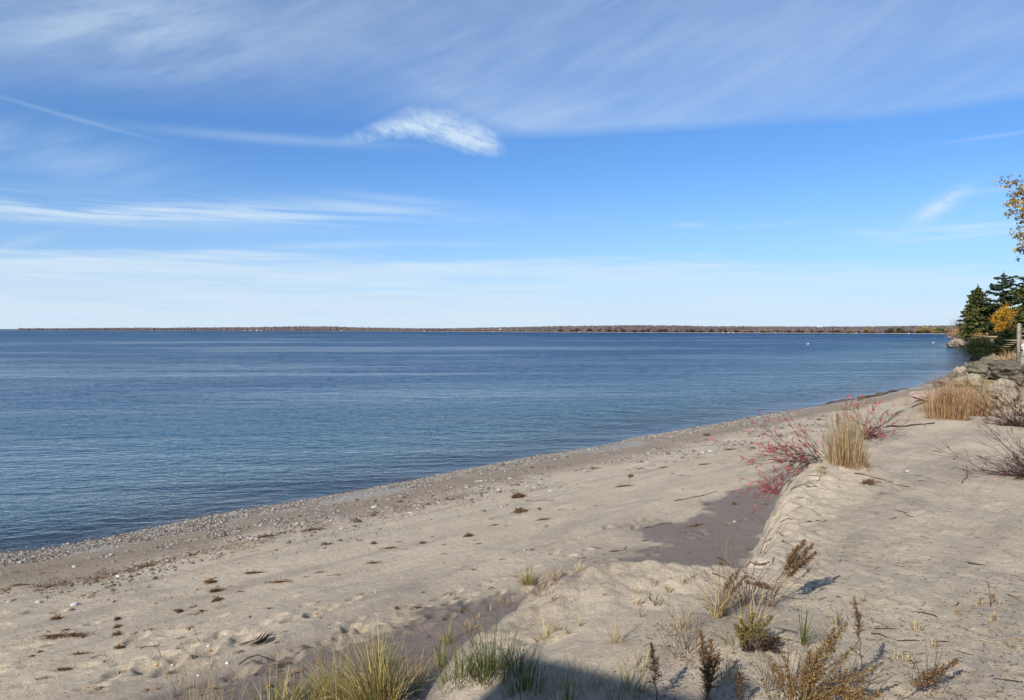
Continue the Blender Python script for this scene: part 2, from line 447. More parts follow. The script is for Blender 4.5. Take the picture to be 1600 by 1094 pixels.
for k in range(80):          # trampled dune top
    x, y = at_z(_r.uniform(1180, 1620), _r.uniform(700, 1080), 2.45); FOOT.append((x, y, _r.uniform(.09, .15), _r.uniform(.05, .08), _r.uniform(0, 3.1), _r.uniform(.006, .018)))
MNDS = [(at_z(1322, 728, 2.65), .95, .80, .34), (at_z(1290, 745, 2.6), .7, .7, .14), (at_z(1497, 655, 2.5), 1.8, 1.2, .16), (at_z(885, 915, 2.4), .8, .5, .10), (at_z(1045, 900, 2.4), .5, .35, .06), (at_z(730, 1000, 2.4), .45, .8, .06), (at_z(1170, 1000, 2.4), .6, .45, .08), (at_z(1040, 930, 2.4), .8, .4, -.06), (at_z(560, 1094, 1.7), 1.0, .8, .12), (at_z(1390, 668, 2.4), 2.2, .8, .12), (at_z(1600, 700, 2.4), 2.0, 1.5, .22)]


def H(x, y, detail=True):
    x = np.asarray(x, float); y = np.asarray(y, float)
    s = sdist(x, y, SHORE, SHORE_POLY)
    dist = np.hypot(x, y)
    s = s + (.25 * fbm(x * .45, y * .45, 3, 5) + .10 * vnoise(x * 1.7, y * 1.7, 9)) * np.clip(1 - np.abs(s) / 6, 0, 1) * 1.2
    up = np.interp(s, [0, .5, 1.3, 2.2, 4, 10, 15, 30], [0, .07, .20, .22, .42, .92, 1.18, 1.35])
    dn = np.interp(s, [-4000, -200, -40, -10, -4, -1.5, 0], [-9, -7, -2.6, -.95, -.42, -.17, 0])
    bz = np.where(s > 0, up, dn)
    bz = bz + sst(1, 5, s) * (.07 * fbm(x * .35 + y * .1, y * .35, 3, 21) + .022 * fbm(x * 1.6, y * 1.6, 3, 31))
    e = sdist(x, y, EDGE, EDGE_POLY)
    near = np.clip(1 - dist / 60, 0, 1)
    e = e + near * (.22 * vnoise(x * 1.1, y * 1.1, 41) + .16 * vnoise(x * 2.9, y * 2.9, 42) + .10 * vnoise(x * 7, y * 7, 43))
    wdt = np.interp(x, [-3, -1.2, -.3, 1.2, 4.5, 6, 12, 30, 80], [1.4, .95, .45, .35, .80, 1.2, 1.6, 3, 3])
    k = sst(-1, 0.12, e / wdt) 
    inl = np.clip(e, 0, 400)
    top = 2.4 + .10 * fbm(x * .5, y * .5, 3, 51) + .035 * fbm(x * 1.9, y * 1.9, 3, 52) + np.clip((inl - 6) * .02, 0, 1.6)
    top = top + .05 * np.exp(-((e - .25) / .3) ** 2) * near
    top = top - .42 * sst(1.2, -.9, x) * sst(2.2, 0, e)
    for (c, ra, rb, h) in MNDS:
        top = top + h * np.exp(-(((x - c[0]) / ra) ** 2 + ((y - c[1]) / rb) ** 2))
    # crumbled ledges on the scarp face
    z = bz * (1 - k) + top * k
    face = 4 * k * (1 - k) * near
    z = z + face * (.30 * fbm(x * 3.1, y * 3.1, 4, 61, .6) + .10 * np.abs(vnoise(x * 6, y * 6, 62)) - .02)
    lump = np.exp(-((e - .10) / .70) ** 2) * near
    z = z + lump * (.17 * np.abs(fbm(x * 2.2, y * 2.6, 4, 64, .6)) - .03)
    if detail:
        sel = (x > -12) & (x < 12) & (y > 3) & (y < 26); xs, ys = x[sel], y[sel]; dz = np.zeros(xs.shape)
        for (fx, fy, a, b, r, dpt) in FOOT:
            c_, s_ = math.cos(r), math.sin(r); m = (abs(xs - fx) < .5) & (abs(ys - fy) < .5)
            if not m.any(): continue
            u = (xs[m] - fx) * c_ + (ys[m] - fy) * s_; v = (ys[m] - fy) * c_ - (xs[m] - fx) * s_
            q = (u / a) ** 2 + (v / b) ** 2; dz[m] += -dpt * np.exp(-q * q) + dpt * .35 * np.exp(-((np.sqrt(q) - 1.5) / .35) ** 2)
        z = z.copy(); z[sel] += dz
        z = z + near * .008 * fbm(x * 5, y * 5, 3, 71) * (s > .5)
        z = z + near * k * .014 * fbm(x * 2.6 + 3, y * 2.6, 2, 73)
    return z


_T = np.exp(np.linspace(math.log(3), math.log(900), 1500))
def Hg(x, y):
    i = np.clip(np.searchsorted(GX, x) - 1, 0, len(GX) - 2); j = np.clip(np.searchsorted(GY, y) - 1, 0, len(GY) - 2)
    fx = np.clip((x - GX[i]) / (GX[i + 1] - GX[i]), 0, 1); fy = np.clip((y - GY[j]) / (GY[j + 1] - GY[j]), 0, 1)
    return (GZ[j, i] * (1 - fx) + GZ[j, i + 1] * fx) * (1 - fy) + (GZ[j + 1, i] * (1 - fx) + GZ[j + 1, i + 1] * fx) * fy


def G(px, py):
    """ground point seen at a pixel of the photograph (1600 x 1094)"""
    d = ray(px, py); P = CAM + d * _T[:, None]; g = P[:, 2] - Hg(P[:, 0], P[:, 1])
    i = np.argmax(g < 0)
    if not (g < 0).any(): raise ValueError((px, py))
    t = _T[i - 1] + (_T[i] - _T[i - 1]) * g[i - 1] / (g[i - 1] - g[i]); p = CAM + d * t
    return np.array([p[0], p[1], gz(p[0], p[1])])


def gz(x, y):
    i = min(max(bisect.bisect(GXL, x) - 1, 0), len(GXL) - 2); j = min(max(bisect.bisect(GYL, y) - 1, 0), len(GYL) - 2)
    fx = min(max((x - GXL[i]) / (GXL[i + 1] - GXL[i]), 0), 1); fy = min(max((y - GYL[j]) / (GYL[j + 1] - GYL[j]), 0), 1)
    return float((GZ[j, i] * (1 - fx) + GZ[j, i + 1] * fx) * (1 - fy) + (GZ[j + 1, i] * (1 - fx) + GZ[j + 1, i + 1] * fx) * fy)


def graded(lo, c0, c1, hi, step, glo, ghi):
    core = np.arange(c0, c1, step); r = [core[-1]]; s = step
    while r[-1] < hi: s *= ghi; r.append(r[-1] + s)
    l = [core[0]]; s = step
    while l[-1] > lo: s *= glo; l.append(l[-1] - s)
    return np.concatenate([l[:0:-1], core, r[1:]])


def sheet(xs, ys, zf):
    gx, gy = np.meshgrid(xs, ys); gzv = zf(gx.ravel(), gy.ravel()); V = np.stack([gx.ravel(), gy.ravel(), gzv], 1)
    nx, ny = len(xs), len(ys); i = np.arange((ny - 1) * nx).reshape(ny - 1, nx)[:, :-1].ravel()
    return V, np.stack([i, i + 1, i + nx + 1, i + nx], 1)


xs = graded(-9000, -8, 6.5, 4200, .032, 1.035, 1.02); ys = graded(-900, 4.8, 13, 9000, .030, 1.10, 1.02)
V, Q = sheet(xs, ys, H); V[:, 2] = np.where(np.abs(V[:, 2]) < .0005, -.002, V[:, 2])
GX, GY, GZ = xs, ys, V[:, 2].reshape(len(ys), len(xs)).copy(); GXL, GYL = list(map(float, xs)), list(map(float, ys))
x, y = V[:, 0], V[:, 1]
s = sdist(x, y, SHORE, SHORE_POLY); e = sdist(x, y, EDGE, EDGE_POLY); ds = np.hypot(x, y)
nz1 = fbm(x * .5, y * .5, 3, 81); nz2 = fbm(x * 1.8, y * 1.8, 3, 82)
pxx, pyy = to_px(V)
foot_damp = sst(-2.8 - .6 * (x < 0), -2.25 - .4 * (x < 0), e + .7 * nz1 + .55 * nz2 + .2 * vnoise(x * 7, y * 7, 85)) * np.where(x > .6, sst(-.45, -.95, e + .35 * nz2), sst(.0, -.5, e + .3 * nz2)) * np.interp(x, [-6, -4, -1, .5, 2, 5.0, 7.5, 9.5], [.45, .75, 1, 1, 1, 1, .5, 0])
damp = np.clip(foot_damp + (.50 * sst(-3.9, -2.2, e + 1.2 * nz1 + .3 * nz2) + .3 * sst(-5.5, -4, e + 1.5 * nz1)) * sst(.3, -.1, e) * sst(5, 1, x), 0, 1)
shore_wet = np.where(s < .45 + .3 * nz1, 1.0, 0) * (1) + .62 * sst(4.9 + 2.5 * nz1 + .6 * nz2, 3.0, s) * (s >= .45 + .3 * nz1)
soil = sst(24, 45, ds) * sst(-.6, .6, e) * .95
grav = np.exp(-((s - 1.2 + .5 * nz1) / .8) ** 2) * sst(-.25, .2, nz1 + .1)
mb = MB(); mb.add(V, Q, None, damp)
m, nt, b = newmat('beach_sand')
P = geo_pos(nt); A = attr(nt, 'v'); WET = attr(nt, 'wet'); SOIL = attr(nt, 'soil'); GR = attr(nt, 'grav')
n1 = noise(nt, P, .9, 5, .6); n2 = noise(nt, P, 9, 6, .65); n3 = noise(nt, P, 160, 3, .6); n4 = noise(nt, P, 45, 4, .7)
c = mixc(nt, n1.ramp(.3, .7), (.51, .42, .305), (.58, .485, .36))
c = mixc(nt, n2.ramp(.35, .75, 0, .35), c, (.33, .28, .225))
c = mixc(nt, n3.ramp(.56, .70, 0, .55), c, (.15, .115, .085))
n5 = noise(nt, P, 28, 5, .8)
c = mixc(nt, n5.ramp(.60, .70, 0, .45), c, (.19, .15, .115))
c = mixc(nt, n5.ramp(.40, .30, 0, .35), c, (.55, .49, .40))
c = mixc(nt, n3.ramp(.42, .30, 0, .30), c, (.60, .56, .50))
strk = noise(nt, vec(nt, *[0, 0]) if False else P, 3.2, 6, .75, 1.2)
c = mixc(nt, strk.ramp(.60, .72, 0, .22), c, (.22, .175, .14))
sxy = nt.nodes.new('ShaderNodeSeparateXYZ'); nt.links.new(P.s, sxy.inputs[0]); gx_, gy_ = E(nt, sxy.outputs[0]), E(nt, sxy.outputs[1])
bnd = noise(nt, vec(nt, (gx_ + gy_) * .16, (gx_ - gy_) * 1.1), 1, 6, .68, .8)
c = mixc(nt, bnd.ramp(.44, .66, 0, .5), c, (.30, .25, .20))
c = mixc(nt, A.ramp(0.05, .95, 0, 1), c, (.215, .178, .148))
SZ_ = nt.nodes.new('ShaderNodeSeparateXYZ'); nt.links.new(P.s, SZ_.inputs[0]); UNDER = E(nt, SZ_.outputs[2]).ramp(-.01, -.10)
c = mixc(nt, WET.ramp(0, 1, 0, 1, False), c, (.17, .125, .09))
vo = nt.nodes.new('ShaderNodeTexVoronoi'); vo.inputs['Scale'].default_value = 26; nt.links.new(P.s, vo.inputs['Vector'])
vc = nt.nodes.new('ShaderNodeSeparateColor'); nt.links.new(vo.outputs['Color'], vc.inputs[0])
vr = E(nt, vc.outputs[0])
pc = mixc(nt, vr, (.16, .14, .12), (.46, .44, .41))
c = mixc(nt, (GR + (vr - .5) * .6).ramp(.45, .6), c, pc)
sc1 = mixc(nt, noise(nt, P, .35, 5, .6).ramp(.4, .6), (.36, .26, .13), (.22, .19, .09))
c = mixc(nt, SOIL, c, sc1)
c = mixc(nt, UNDER * .8, c, (.055, .042, .036))
nt.links.new(c.s, b.inputs['Base Color']); b.inputs['Specular IOR Level'].default_value = .15
nt.links.new((A * -.25 + .95).s, b.inputs['Roughness'])
nb = bump(nt, n2 * .8 + n1 * .5 + strk * .9, .9, .06, None)
bump(nt, n4 * .9 + n5 * .8 + n3 * .5 + E(nt, vo.outputs['Distance']) * GR * -1.2, 1, .016, b, nb)
M['sand'] = m
g = mb.build('ground', m); g['kind'] = 'structure'; g['label'] = 'pale sandy beach and dune top with a crumbled sand bank between them'
for nme, arr in (('wet', np.clip(shore_wet, 0, 1)), ('soil', soil), ('grav', grav)):
    at = g.data.attributes.new(nme, 'FLOAT', 'POINT'); at.data.foreach_set('value', arr.astype(np.float32))

# ------------------------------------------------------------------ water
xs = graded(-30000, -12, 30, 4000, .35, 1.05, 1.03); ys = graded(-40, 10, 50, 30000, .35, 1.1, 1.035)
V, Q = sheet(xs, ys, lambda x, y: np.zeros(x.shape))
dep = -H(V[:, 0], V[:, 1], False)
mb = MB(); mb.add(V, Q, None, np.clip(dep, -1, 5))
m, nt, b = newmat('lake_water'); b0 = b
P = geo_pos(nt); D = attr(nt, 'v')
sx = nt.nodes.new('ShaderNodeSeparateXYZ'); nt.links.new(P.s, sx.inputs[0]); WX, WY = E(nt, sx.outputs[0]), E(nt, sx.outputs[1])
def rot(a): return (WX * math.cos(R(a)) + WY * math.sin(R(a)), WY * math.cos(R(a)) - WX * math.sin(R(a)))
u, v = rot(14); u2, v2 = rot(-16); u3, v3 = rot(5)
dst = (WX * WX + WY * WY) ** .5
w0 = noise(nt, vec(nt, u2 * 5, v2 * 7), 1, 3, .6, .2)
w1 = noise(nt, vec(nt, u * 1.3, v * 2.2), 1, 4, .62, .3)
w2 = noise(nt, vec(nt, u2 * .38, v2 * .62), 1, 4, .62, .3)
w3 = noise(nt, vec(nt, u * .10, v * .17), 1, 4, .62, .3)
w4 = noise(nt, vec(nt, u * .026, v * .045), 1, 4, .6, .2)
slick = noise(nt, vec(nt, u3 * .007, v3 * .035), .8, 4, .55, .8)
slick2 = noise(nt, vec(nt, u3 * .03, v3 * .12), .8, 4, .6, .5)
amp = (slick * .7 + slick2 * .3).ramp(.42, .58, .42, 1.3)
calm = D.ramp(0, .45, .22, .62) * D.ramp(.3, 3.2, 1, 1.6)
hgt = (w0 * .055 * dst.ramp(15, 45, 1, .2) + w1 * .30 * dst.ramp(25, 90, 1, .35) + w2 * .95 * dst.ramp(12, 70, .10, 1) + w3 * 2.6 * dst.ramp(60, 200, .08, 1) + w4 * 8 * dst.ramp(200, 700, 0, 1)) * amp * calm
bn = nt.nodes.new('ShaderNodeBump'); bn.inputs['Strength'].default_value = 1; bn.inputs['Distance'].default_value = 1.0; nt.links.new(hgt.s, bn.inputs['Height'])
gl = nt.nodes.new('ShaderNodeBsdfGlossy'); gl.inputs['Roughness'].default_value = .06; nt.links.new(bn.outputs[0], gl.inputs['Normal'])
body = nt.nodes.new('ShaderNodeBsdfDiffuse')
nt.links.new(mixc(nt, D.ramp(.3, 3), mixc(nt, slick2.ramp(.4, .6), (.005, .074, .142), (.012, .106, .182)), (.004, .055, .142)).s, body.inputs[0])
tr = nt.nodes.new('ShaderNodeBsdfTransparent'); tr.inputs[0].default_value = (.80, .86, .88, 1)
dm = nt.nodes.new('ShaderNodeMixShader'); nt.links.new((1 - ((D.mx(0) * -1.7).ex())).s, dm.inputs[0]); nt.links.new(tr.outputs[0], dm.inputs[1]); nt.links.new(body.outputs[0], dm.inputs[2])
fr = nt.nodes.new('ShaderNodeFresnel'); fr.inputs['IOR'].default_value = 1.33; nt.links.new(bn.outputs[0], fr.inputs['Normal'])
ms = nt.nodes.new('ShaderNodeMixShader'); nt.links.new(E(nt, fr.outputs[0]).mn(.72).s, ms.inputs[0]); nt.links.new(dm.outputs[0], ms.inputs[1]); nt.links.new(gl.outputs[0], ms.inputs[2])
nt.links.new(ms.outputs[0], nt.nodes['Material Output'].inputs[0]); nt.nodes.remove(b0)
g = mb.build('water', m); g['kind'] = 'structure'; g['label'] = 'rippled blue lake reaching to the horizon'

# ------------------------------------------------------------------ stones
def stone_var(sub, flat, seed, rough=.18):
    v, f = ICO[sub]; r = np.random.default_rng(seed)
    o = r.random(3) * 20
    n = fbm(v[:, 0] * 1.1 + o[0] + v[:, 2] * .7, v[:, 1] * 1.1 + o[1] - v[:, 2] * .6, 2, seed)
    vv = v * (1 + rough * 2 * n[:, None]); vv = vv * np.array([1, .55 + .35 * r.random(), flat * (.7 + .5 * r.random())]); return vv, f


def batch_stones(mb, P, size, sub=1, flat=.5, nvar=8, vals=None):
    """many small stones in one mesh (gravel)"""
    k = len(P); var = [stone_var(sub, flat, 100 + i) for i in range(nvar)]; which = rng.integers(0, nvar, k); ang = rng.random(k) * 6.28
    for i in range(nvar):
        m = which == i; vv, f = var[i]; n = m.sum()
        if not n: continue
        c, s_ = np.cos(ang[m])[:, None], np.sin(ang[m])[:, None]; sz = size[m][:, None]
        X_ = (vv[:, 0] * c - vv[:, 1] * s_) * sz; Y_ = (vv[:, 0] * s_ + vv[:, 1] * c) * sz; Z_ = vv[:, 2] * sz
        VV = np.stack([X_, Y_, Z_], 2) + P[m][:, None, :]; FF = f[None] + (np.arange(n) * len(vv))[:, None, None]
        vl = np.repeat((rng.random(n) ** 1.1) if vals is None else vals[m], len(vv))
        mb.add(VV.reshape(-1, 3), None, FF.reshape(-1, 3), vl)


def pline(px, pts): return np.interp(px, [p[0] for p in pts], [p[1] for p in pts])
WL = [(a, b) for a, b in SHP if a <= 1480]
N = 420000
t = rng.random(N); ln = np.array([at_z(0, 880, .1), at_z(1250, 650, .1)]); 
q = rng.random(N) ** 1.0 * 7.5 - 1.8; dirv = ln[1] - ln[0]; L_ = np.linalg.norm(dirv); dirv /= L_; nv = np.array([dirv[1], -dirv[0]])
cx = ln[0][0] - 3 * dirv[0] + dirv[0] * t * (L_ + 3) + nv[0] * q; cy = ln[0][1] - 3 * dirv[1] + dirv[1] * t * (L_ + 3) + nv[1] * q
h = H(cx, cy, False); px, py = to_px(np.stack([cx, cy, h], 1))
sv = sdist(cx, cy, SHORE, SHORE_POLY)
wl = pline(px, WL); dy = py - wl; nn = fbm(cx * 1.2, cy * 1.2, 3, 91); nb_ = fbm(cx * .4, cy * .4, 2, 95)
def band(lo, hi, x0, x1, soft=25):
    return (dy > lo) & (dy < hi) & (px > x0) & (px < x1)
den = np.zeros(N)
thick = pline(px, [(-50, 30), (150, 27), (250, 26), (330, 34), (430, 26), (480, 7), (560, 4), (590, 10), (640, 17), (760, 16), (860, 13), (900, 5), (960, 4), (1010, 10), (1130, 12), (1250, 10)])
den = np.maximum(den, np.where((dy > 1) & (dy < thick * (.72 + .8 * nn)), .9, 0))
c2 = pline(px, [(150, 915), (250, 868), (300, 845), (380, 826), (460, 815), (520, 802), (600, 800)])
den = np.maximum(den, .5 * np.exp(-((py - c2) / pline(px, [(150, 8), (250, 16), (380, 16), (470, 14), (560, 6)])) ** 2) * (px > 170) * (px < 540) * (nn > -.12))
c3 = pline(px, [(-50, 1000), (60, 935), (180, 905), (300, 868), (420, 842), (520, 812), (620, 790), (700, 775), (850, 745), (950, 722), (1050, 705), (1200, 680)])
den = np.maximum(den, .085 * np.exp(-((py - c3) / 22) ** 2) * (nn > -.05))
den = np.maximum(den, .02 * (dy > 5) * (dy < 90) * (nn > 0))
den = np.maximum(den, .35 * (sv < 0) * (sv > -1.5) * (px < 420))
keep = (rng.random(N) < den) & ((rng.random(N) < np.clip(22 / np.hypot(cx, cy), .15, 1)) | True)
size = np.clip(rng.lognormal(math.log(.0155), .45, N), .009, .06) * np.interp(np.hypot(cx, cy), [15, 25, 45], [1, 1.15, 1.5])
main = keep & ((den > .2)) & (px > -60) & (px < 1300)
loose = keep & (den <= .2) & (px > -30) & (px < 1300)
Pm = np.stack([cx, cy, h + size * .12], 1)
print('gravel', main.sum(), 'loose', loose.sum())
mb = MB(); batch_stones(mb, Pm[main], size[main], 1, .5)
o = mb.build('gravel', M['pebble']); tag(o, 'band of grey and whitish gravel washed up along the waterline', 'gravel', kind='stuff')
# loose stones on the beach: the largest 230 are things, the rest one object
li = np.where(loose)[0]; sz = size[li] * (1 + .5 * rng.random(len(li))); order = np.argsort(-sz / np.hypot(cx[li], cy[li])); top_ = order[:200]; rest = order[200:]
mb = MB(); batch_stones(mb, Pm[li[rest]], sz[rest], 1, .45)
o = mb.build('small_stones', M['pebble']); tag(o, 'scattered small stones sprinkled over the damp sand inland of the gravel band', 'small stones', kind='stuff')


def mesh_of(vv, f, name, mat, val=None):
    mb = MB(); mb.add(vv, None, f, val); return mb.mesh(name, mat)
PEB = [mesh_of(*stone_var(2, .5, 300 + i, .12), 'pebble', M['pebble'], i / 11) for i in range(12)]
PEBW = [mesh_of(*stone_var(3, .5, 330 + i, .10), 'pebble', M['pebble_white'], i / 3) for i in range(4)]
PEBO = mesh_of(*stone_var(3, .5, 350, .1), 'pebble', M['pebble_ochre'], .5)


def inst(me, name, loc, rz, scl, tilt=0):
    o = bpy.data.objects.new(name, me); COL.objects.link(o); o.location = tuple(loc); o.rotation_euler = (tilt * random.uniform(-1, 1), tilt * random.uniform(-1, 1), rz)
    o.scale = (scl, scl, scl) if np.isscalar(scl) else scl; return o
for i, k in enumerate(top_):
    j = li[k]; P_ = Pm[j]
    o = inst(PEB[i % 12], 'pebble', P_, rng.random() * 6.28, float(sz[k]) * 1.15, .2)
    tag(o, 'loose small grey or whitish pebble lying on the damp sand inland of the gravel band', 'pebble', 'loose pebbles near the gravel band')
for (a, b, wpx, kind, lab) in [
    (245, 1039, 8, 'o', 'yellow ochre pebble on the shaded grey sand at the lower left'),
    (270, 1040, 6, 'w', 'white oval pebble just right of the yellow pebble at the lower left'),
    (326, 1010, 7, 'w', 'white pebble lying left of the driftwood pieces on the lower beach'),
    (355, 1037, 6, 'w', 'pale flat pebble on the sand below left of the curled driftwood'),
    (310, 1056, 5, 'w', 'small pale pebble behind the straw grass tips at the lower left'),
    (588, 926, 6, 'w', 'white pebble on damp sand above the largest green grass tuft'),
    (60, 942, 9, 'w', 'whitish stone alone on the dry sand near the left edge of the beach'),
    (117, 946, 11, 'w', 'broad pale stone with a trailing shadow on the left part of the beach'),
    (185, 902, 9, 'w', 'bright white stone near the scattered stones on the left beach'),
    (820, 860, 6, 'w', 'bright white pebble behind the green tuft on the dune edge'),
    (1148, 816, 6, 'w', 'white pebble on the dark damp sand below the sand bank'),
    (1418, 737, 6, 'w', 'white chip lying flat on the dune sand right of the tall straw tuft')]:
    p = G(a, b); sc_ = wpx / 2 / 1200 * np.linalg.norm(p - CAM)
    me = PEBO if kind == 'o' else PEBW[hash(lab) % 4 if False else (a % 4)]
    o = inst(me, 'pebble', p + [0, 0, sc_ * .2], rng.random() * 6, sc_, .1); tag(o, lab, 'pebble')

# ------------------------------------------------------------------ wrack (washed-up weed and leaf litter)
def wrack_mesh(name, L, W, n, mat, hgt=.05, seed=0, curl=1.0, bw=.012):
    r = np.random.default_rng(seed); mb = MB(); hy = .5
    for i in range(n):
        x0 = np.clip(r.normal(0, .30), -.75, .75) * L; y0 = r.normal(0, .30) * W * (1 - abs(x0 / L) * .6); z0 = abs(r.normal(0, .5)) * hgt * (1 - abs(x0) / L * .9)
        a = r.normal(0, .7); ln_ = r.uniform(.03, .09) * curl; p = np.array([x0, y0, z0]); pts = [p]; 
        da = r.normal(0, .9); dz = r.normal(.15, .45)
        for k in range(4):
            a += da * .5; dz += r.normal(-.15, .2)
            p = p + np.array([math.cos(a), math.sin(a), dz]) * ln_ / 4; p[2] = max(p[2], .002); pts.append(p)
        sd = np.array([-math.sin(a), math.cos(a), r.normal(0, .8)]); sd /= np.linalg.norm(sd)
        wd = bw * r.uniform(.4, 1.3); ribbon(mb, pts, [wd * .4, wd, wd * 1.1, wd * .8, wd * .2], sd, r.random())
    return mb.mesh(name, mat, False)
WR = [('heap', [wrack_mesh('weed_clump', .18, .12, 260, M['wrack'], .045, 10 + i) for i in range(3)]),
      ('strip', [wrack_mesh('weed_clump', .32, .05, 170, M['wrack'], .03, 20 + i) for i in range(4)])]
WLIST = [
 (330, 911, 30, 'heap', 'yellowish brown clump of weed, upper of the pair left of the long strips'),
 (338, 924, 28, 'heap', 'dark weed clump just below the yellowish brown one'),
 (396, 896, 56, 'strip', 'long thin dark weed strip above the wavy one on the left beach'),
 (438, 910, 58, 'strip', 'wavy dark strip of weed slanting up to the right on the left beach'),
 (375, 925, 22, 'strip', 'short dark weed strip between the dark clump and the wavy strip'),
 (499, 895, 26, 'strip', 'small tapered dark weed strip right of the wavy strip'),
 (584, 850, 18, 'heap', 'small dark tangled clump of weed in the middle of the beach'),
 (609, 857, 42, 'strip', 'brown flat weed strip just right of the small dark tangle in mid beach'),
 (584, 880, 44, 'strip', 'faint thin weed line below the brown flat strip in mid beach'),
 (733, 838, 24, 'heap', 'low brown weed clump on pale sand below left of the big heap'),
 (660, 849, 16, 'heap', 'tiny brown weed clump on pale sand left of the low brown clump'),
 (772, 821, 26, 'strip', 'rusty weed strip below the two big heaps'),
 (748, 850, 20, 'strip', 'short rusty weed strip right below the low brown clump'),
 (810, 777, 40, 'heap', 'largest rust brown weed heap on the middle of the beach'),
 (812, 800, 34, 'heap', 'second rust brown weed heap directly below the largest one'),
 (843, 796, 12, 'heap', 'little weed scrap just right of the two big heaps'),
 (850, 812, 40, 'strip', 'broken rusty weed line right below the second big heap'),
 (625, 785, 14, 'heap', 'orange brown weed scrap on wet brown sand near the gravel'),
 (705, 781, 24, 'strip', 'thin dark weed strip on the brown sand left of the largest heap'),
 (755, 771, 34, 'strip', 'thin brown weed line leading to the left side of the largest heap'),
 (930, 732, 34, 'strip', 'brown weed strip on the far beach below the pebble bank'),
 (985, 745, 18, 'heap', 'black compact weed clump on the far beach'),
 (1000, 733, 24, 'strip', 'ochre weed strip just above the black compact clump'),
 (1036, 731, 28, 'strip', 'ochre weed strip right of the black compact clump'),
 (975, 760, 50, 'strip', 'long reddish weed line below the black compact clump'),
 (1105, 681, 20, 'heap', 'dark weed clump by the far gravel bank'),
 (1140, 703, 40, 'strip', 'brown weed strip on the far beach left of the red shrub'),
 (1190, 667, 44, 'strip', 'dark weed strip near the far waterline left of the red shrub'),
 (1100, 726, 34, 'strip', 'thin pale brown weed strip on dry sand left of the red shrub'),
 (960, 862, 30, 'strip', 'golden brown weed strip at the dark damp patch, left one of the row'),
 (1008, 845, 26, 'strip', 'golden brown weed strip in the middle of the row at the damp patch'),
 (1085, 822, 50, 'strip', 'long rusty weed line along the upper edge of the damp patch'),
 (1147, 788, 16, 'heap', 'small golden weed scrap at the far end of the damp patch'),
 (1126, 882, 14, 'heap', 'small dark weed scrap at the foot of the low sand lip'),
 (96, 995, 100, 'strip', 'longest dark weed strip slanting across the lower left beach'),
 (90, 967, 22, 'heap', 'small dark weed clump above the longest strip'),
 (184, 968, 18, 'heap', 'dark weed scrap right of the small clump, upper of three'),
 (184, 980, 18, 'heap', 'dark weed scrap in the middle of a column of three'),
 (184, 992, 20, 'heap', 'brown weed scrap at the bottom of a column of three'),
 (187, 1013, 22, 'heap', 'dark weed piece in a footprint below the column of three scraps'),
 (125, 1022, 40, 'strip', 'thin weed line below the longest strip'),
 (95, 1047, 40, 'strip', 'thin faint weed line lowest on the left beach'),
 (281, 956, 20, 'heap', 'dark weed knot on dimpled sand left of the wavy strip'),
 (340, 938, 26, 'heap', 'weed knot on dimpled sand just below the left pair'),
 (490, 828, 50, 'strip', 'weed line on the edge of the wide gravel bank'),
 (300, 868, 24, 'strip', 'dark weed strip among stones on the left beach'),
 (30, 915, 40, 'strip', 'faint brown weed line at the left edge of the beach'),
 (230, 885, 60, 'strip', 'brown weed line under the wide gravel bank at the left'),
 (420, 838, 60, 'strip', 'brown weed line along the lower side of the wide gravel bank'),
 (648, 949, 20, 'strip', 'rusty weed scrap in a hollow above right of the largest green tuft'),
 (620, 951, 14, 'heap', 'rusty leaf litter in a footprint above the largest green tuft'),
 (712, 936, 22, 'strip', 'dark bit of bark on the damp sand left of the dune edge tuft'),
 (1330, 640, 60, 'strip', 'dark weed and stick line on the far beach behind the red shrub'),
]
BSEC = .60
for i, (a, b_, wpx, kd, lab) in enumerate(WLIST):
    p = G(a, b_); dist = np.linalg.norm(p - CAM); ww = wpx / 1200 * dist
    ms = WR[0][1] if kd == 'heap' else WR[1][1]; base = .36 if kd == 'heap' else .62
    s_ = ww / base * (1.0 if kd == 'heap' else 1.0)
    rz = R(random.uniform(5, 30)) if kd == 'strip' else random.uniform(0, 6)
    if kd == 'strip':
        s3_ = (s_, min(s_, 1.6) * .8, min(s_, 1.2) * .8)
    else: s3_ = (s_, s_, s_ * 1.1)
    o = inst(ms[i % len(ms)], 'weed_clump', p + [0, 0, .003], rz, s3_); tag(o, lab, 'weed clump', 'weed washed up on the beach')
# tiny crumbs of weed on the beach
cr = []
while len(cr) < 160:
    a, b_ = random.uniform(0, 1190), random.uniform(700, 1090)
    if b_ < pline(a, WL) + 26: continue
    try: p = G(a, b_)
    except ValueError: continue
    if sdist(np.array([p[0]]), np.array([p[1]]), EDGE, EDGE_POLY)[0] > -.4: continue
    cr.append(p)
CRM = [wrack_mesh('weed_scrap', .06, .025, 14, M['wrack'], .012, 40 + i, .6, .009) for i in range(6)]
for i, p in enumerate(cr):
    o = inst(CRM[i % 6], 'weed_scrap', p + [0, 0, .002], R(random.uniform(-20, 60)), random.uniform(.7, 1.7)); tag(o, 'tiny dark scrap of dried weed on the open beach sand', 'weed scrap', 'tiny weed scraps on the beach')

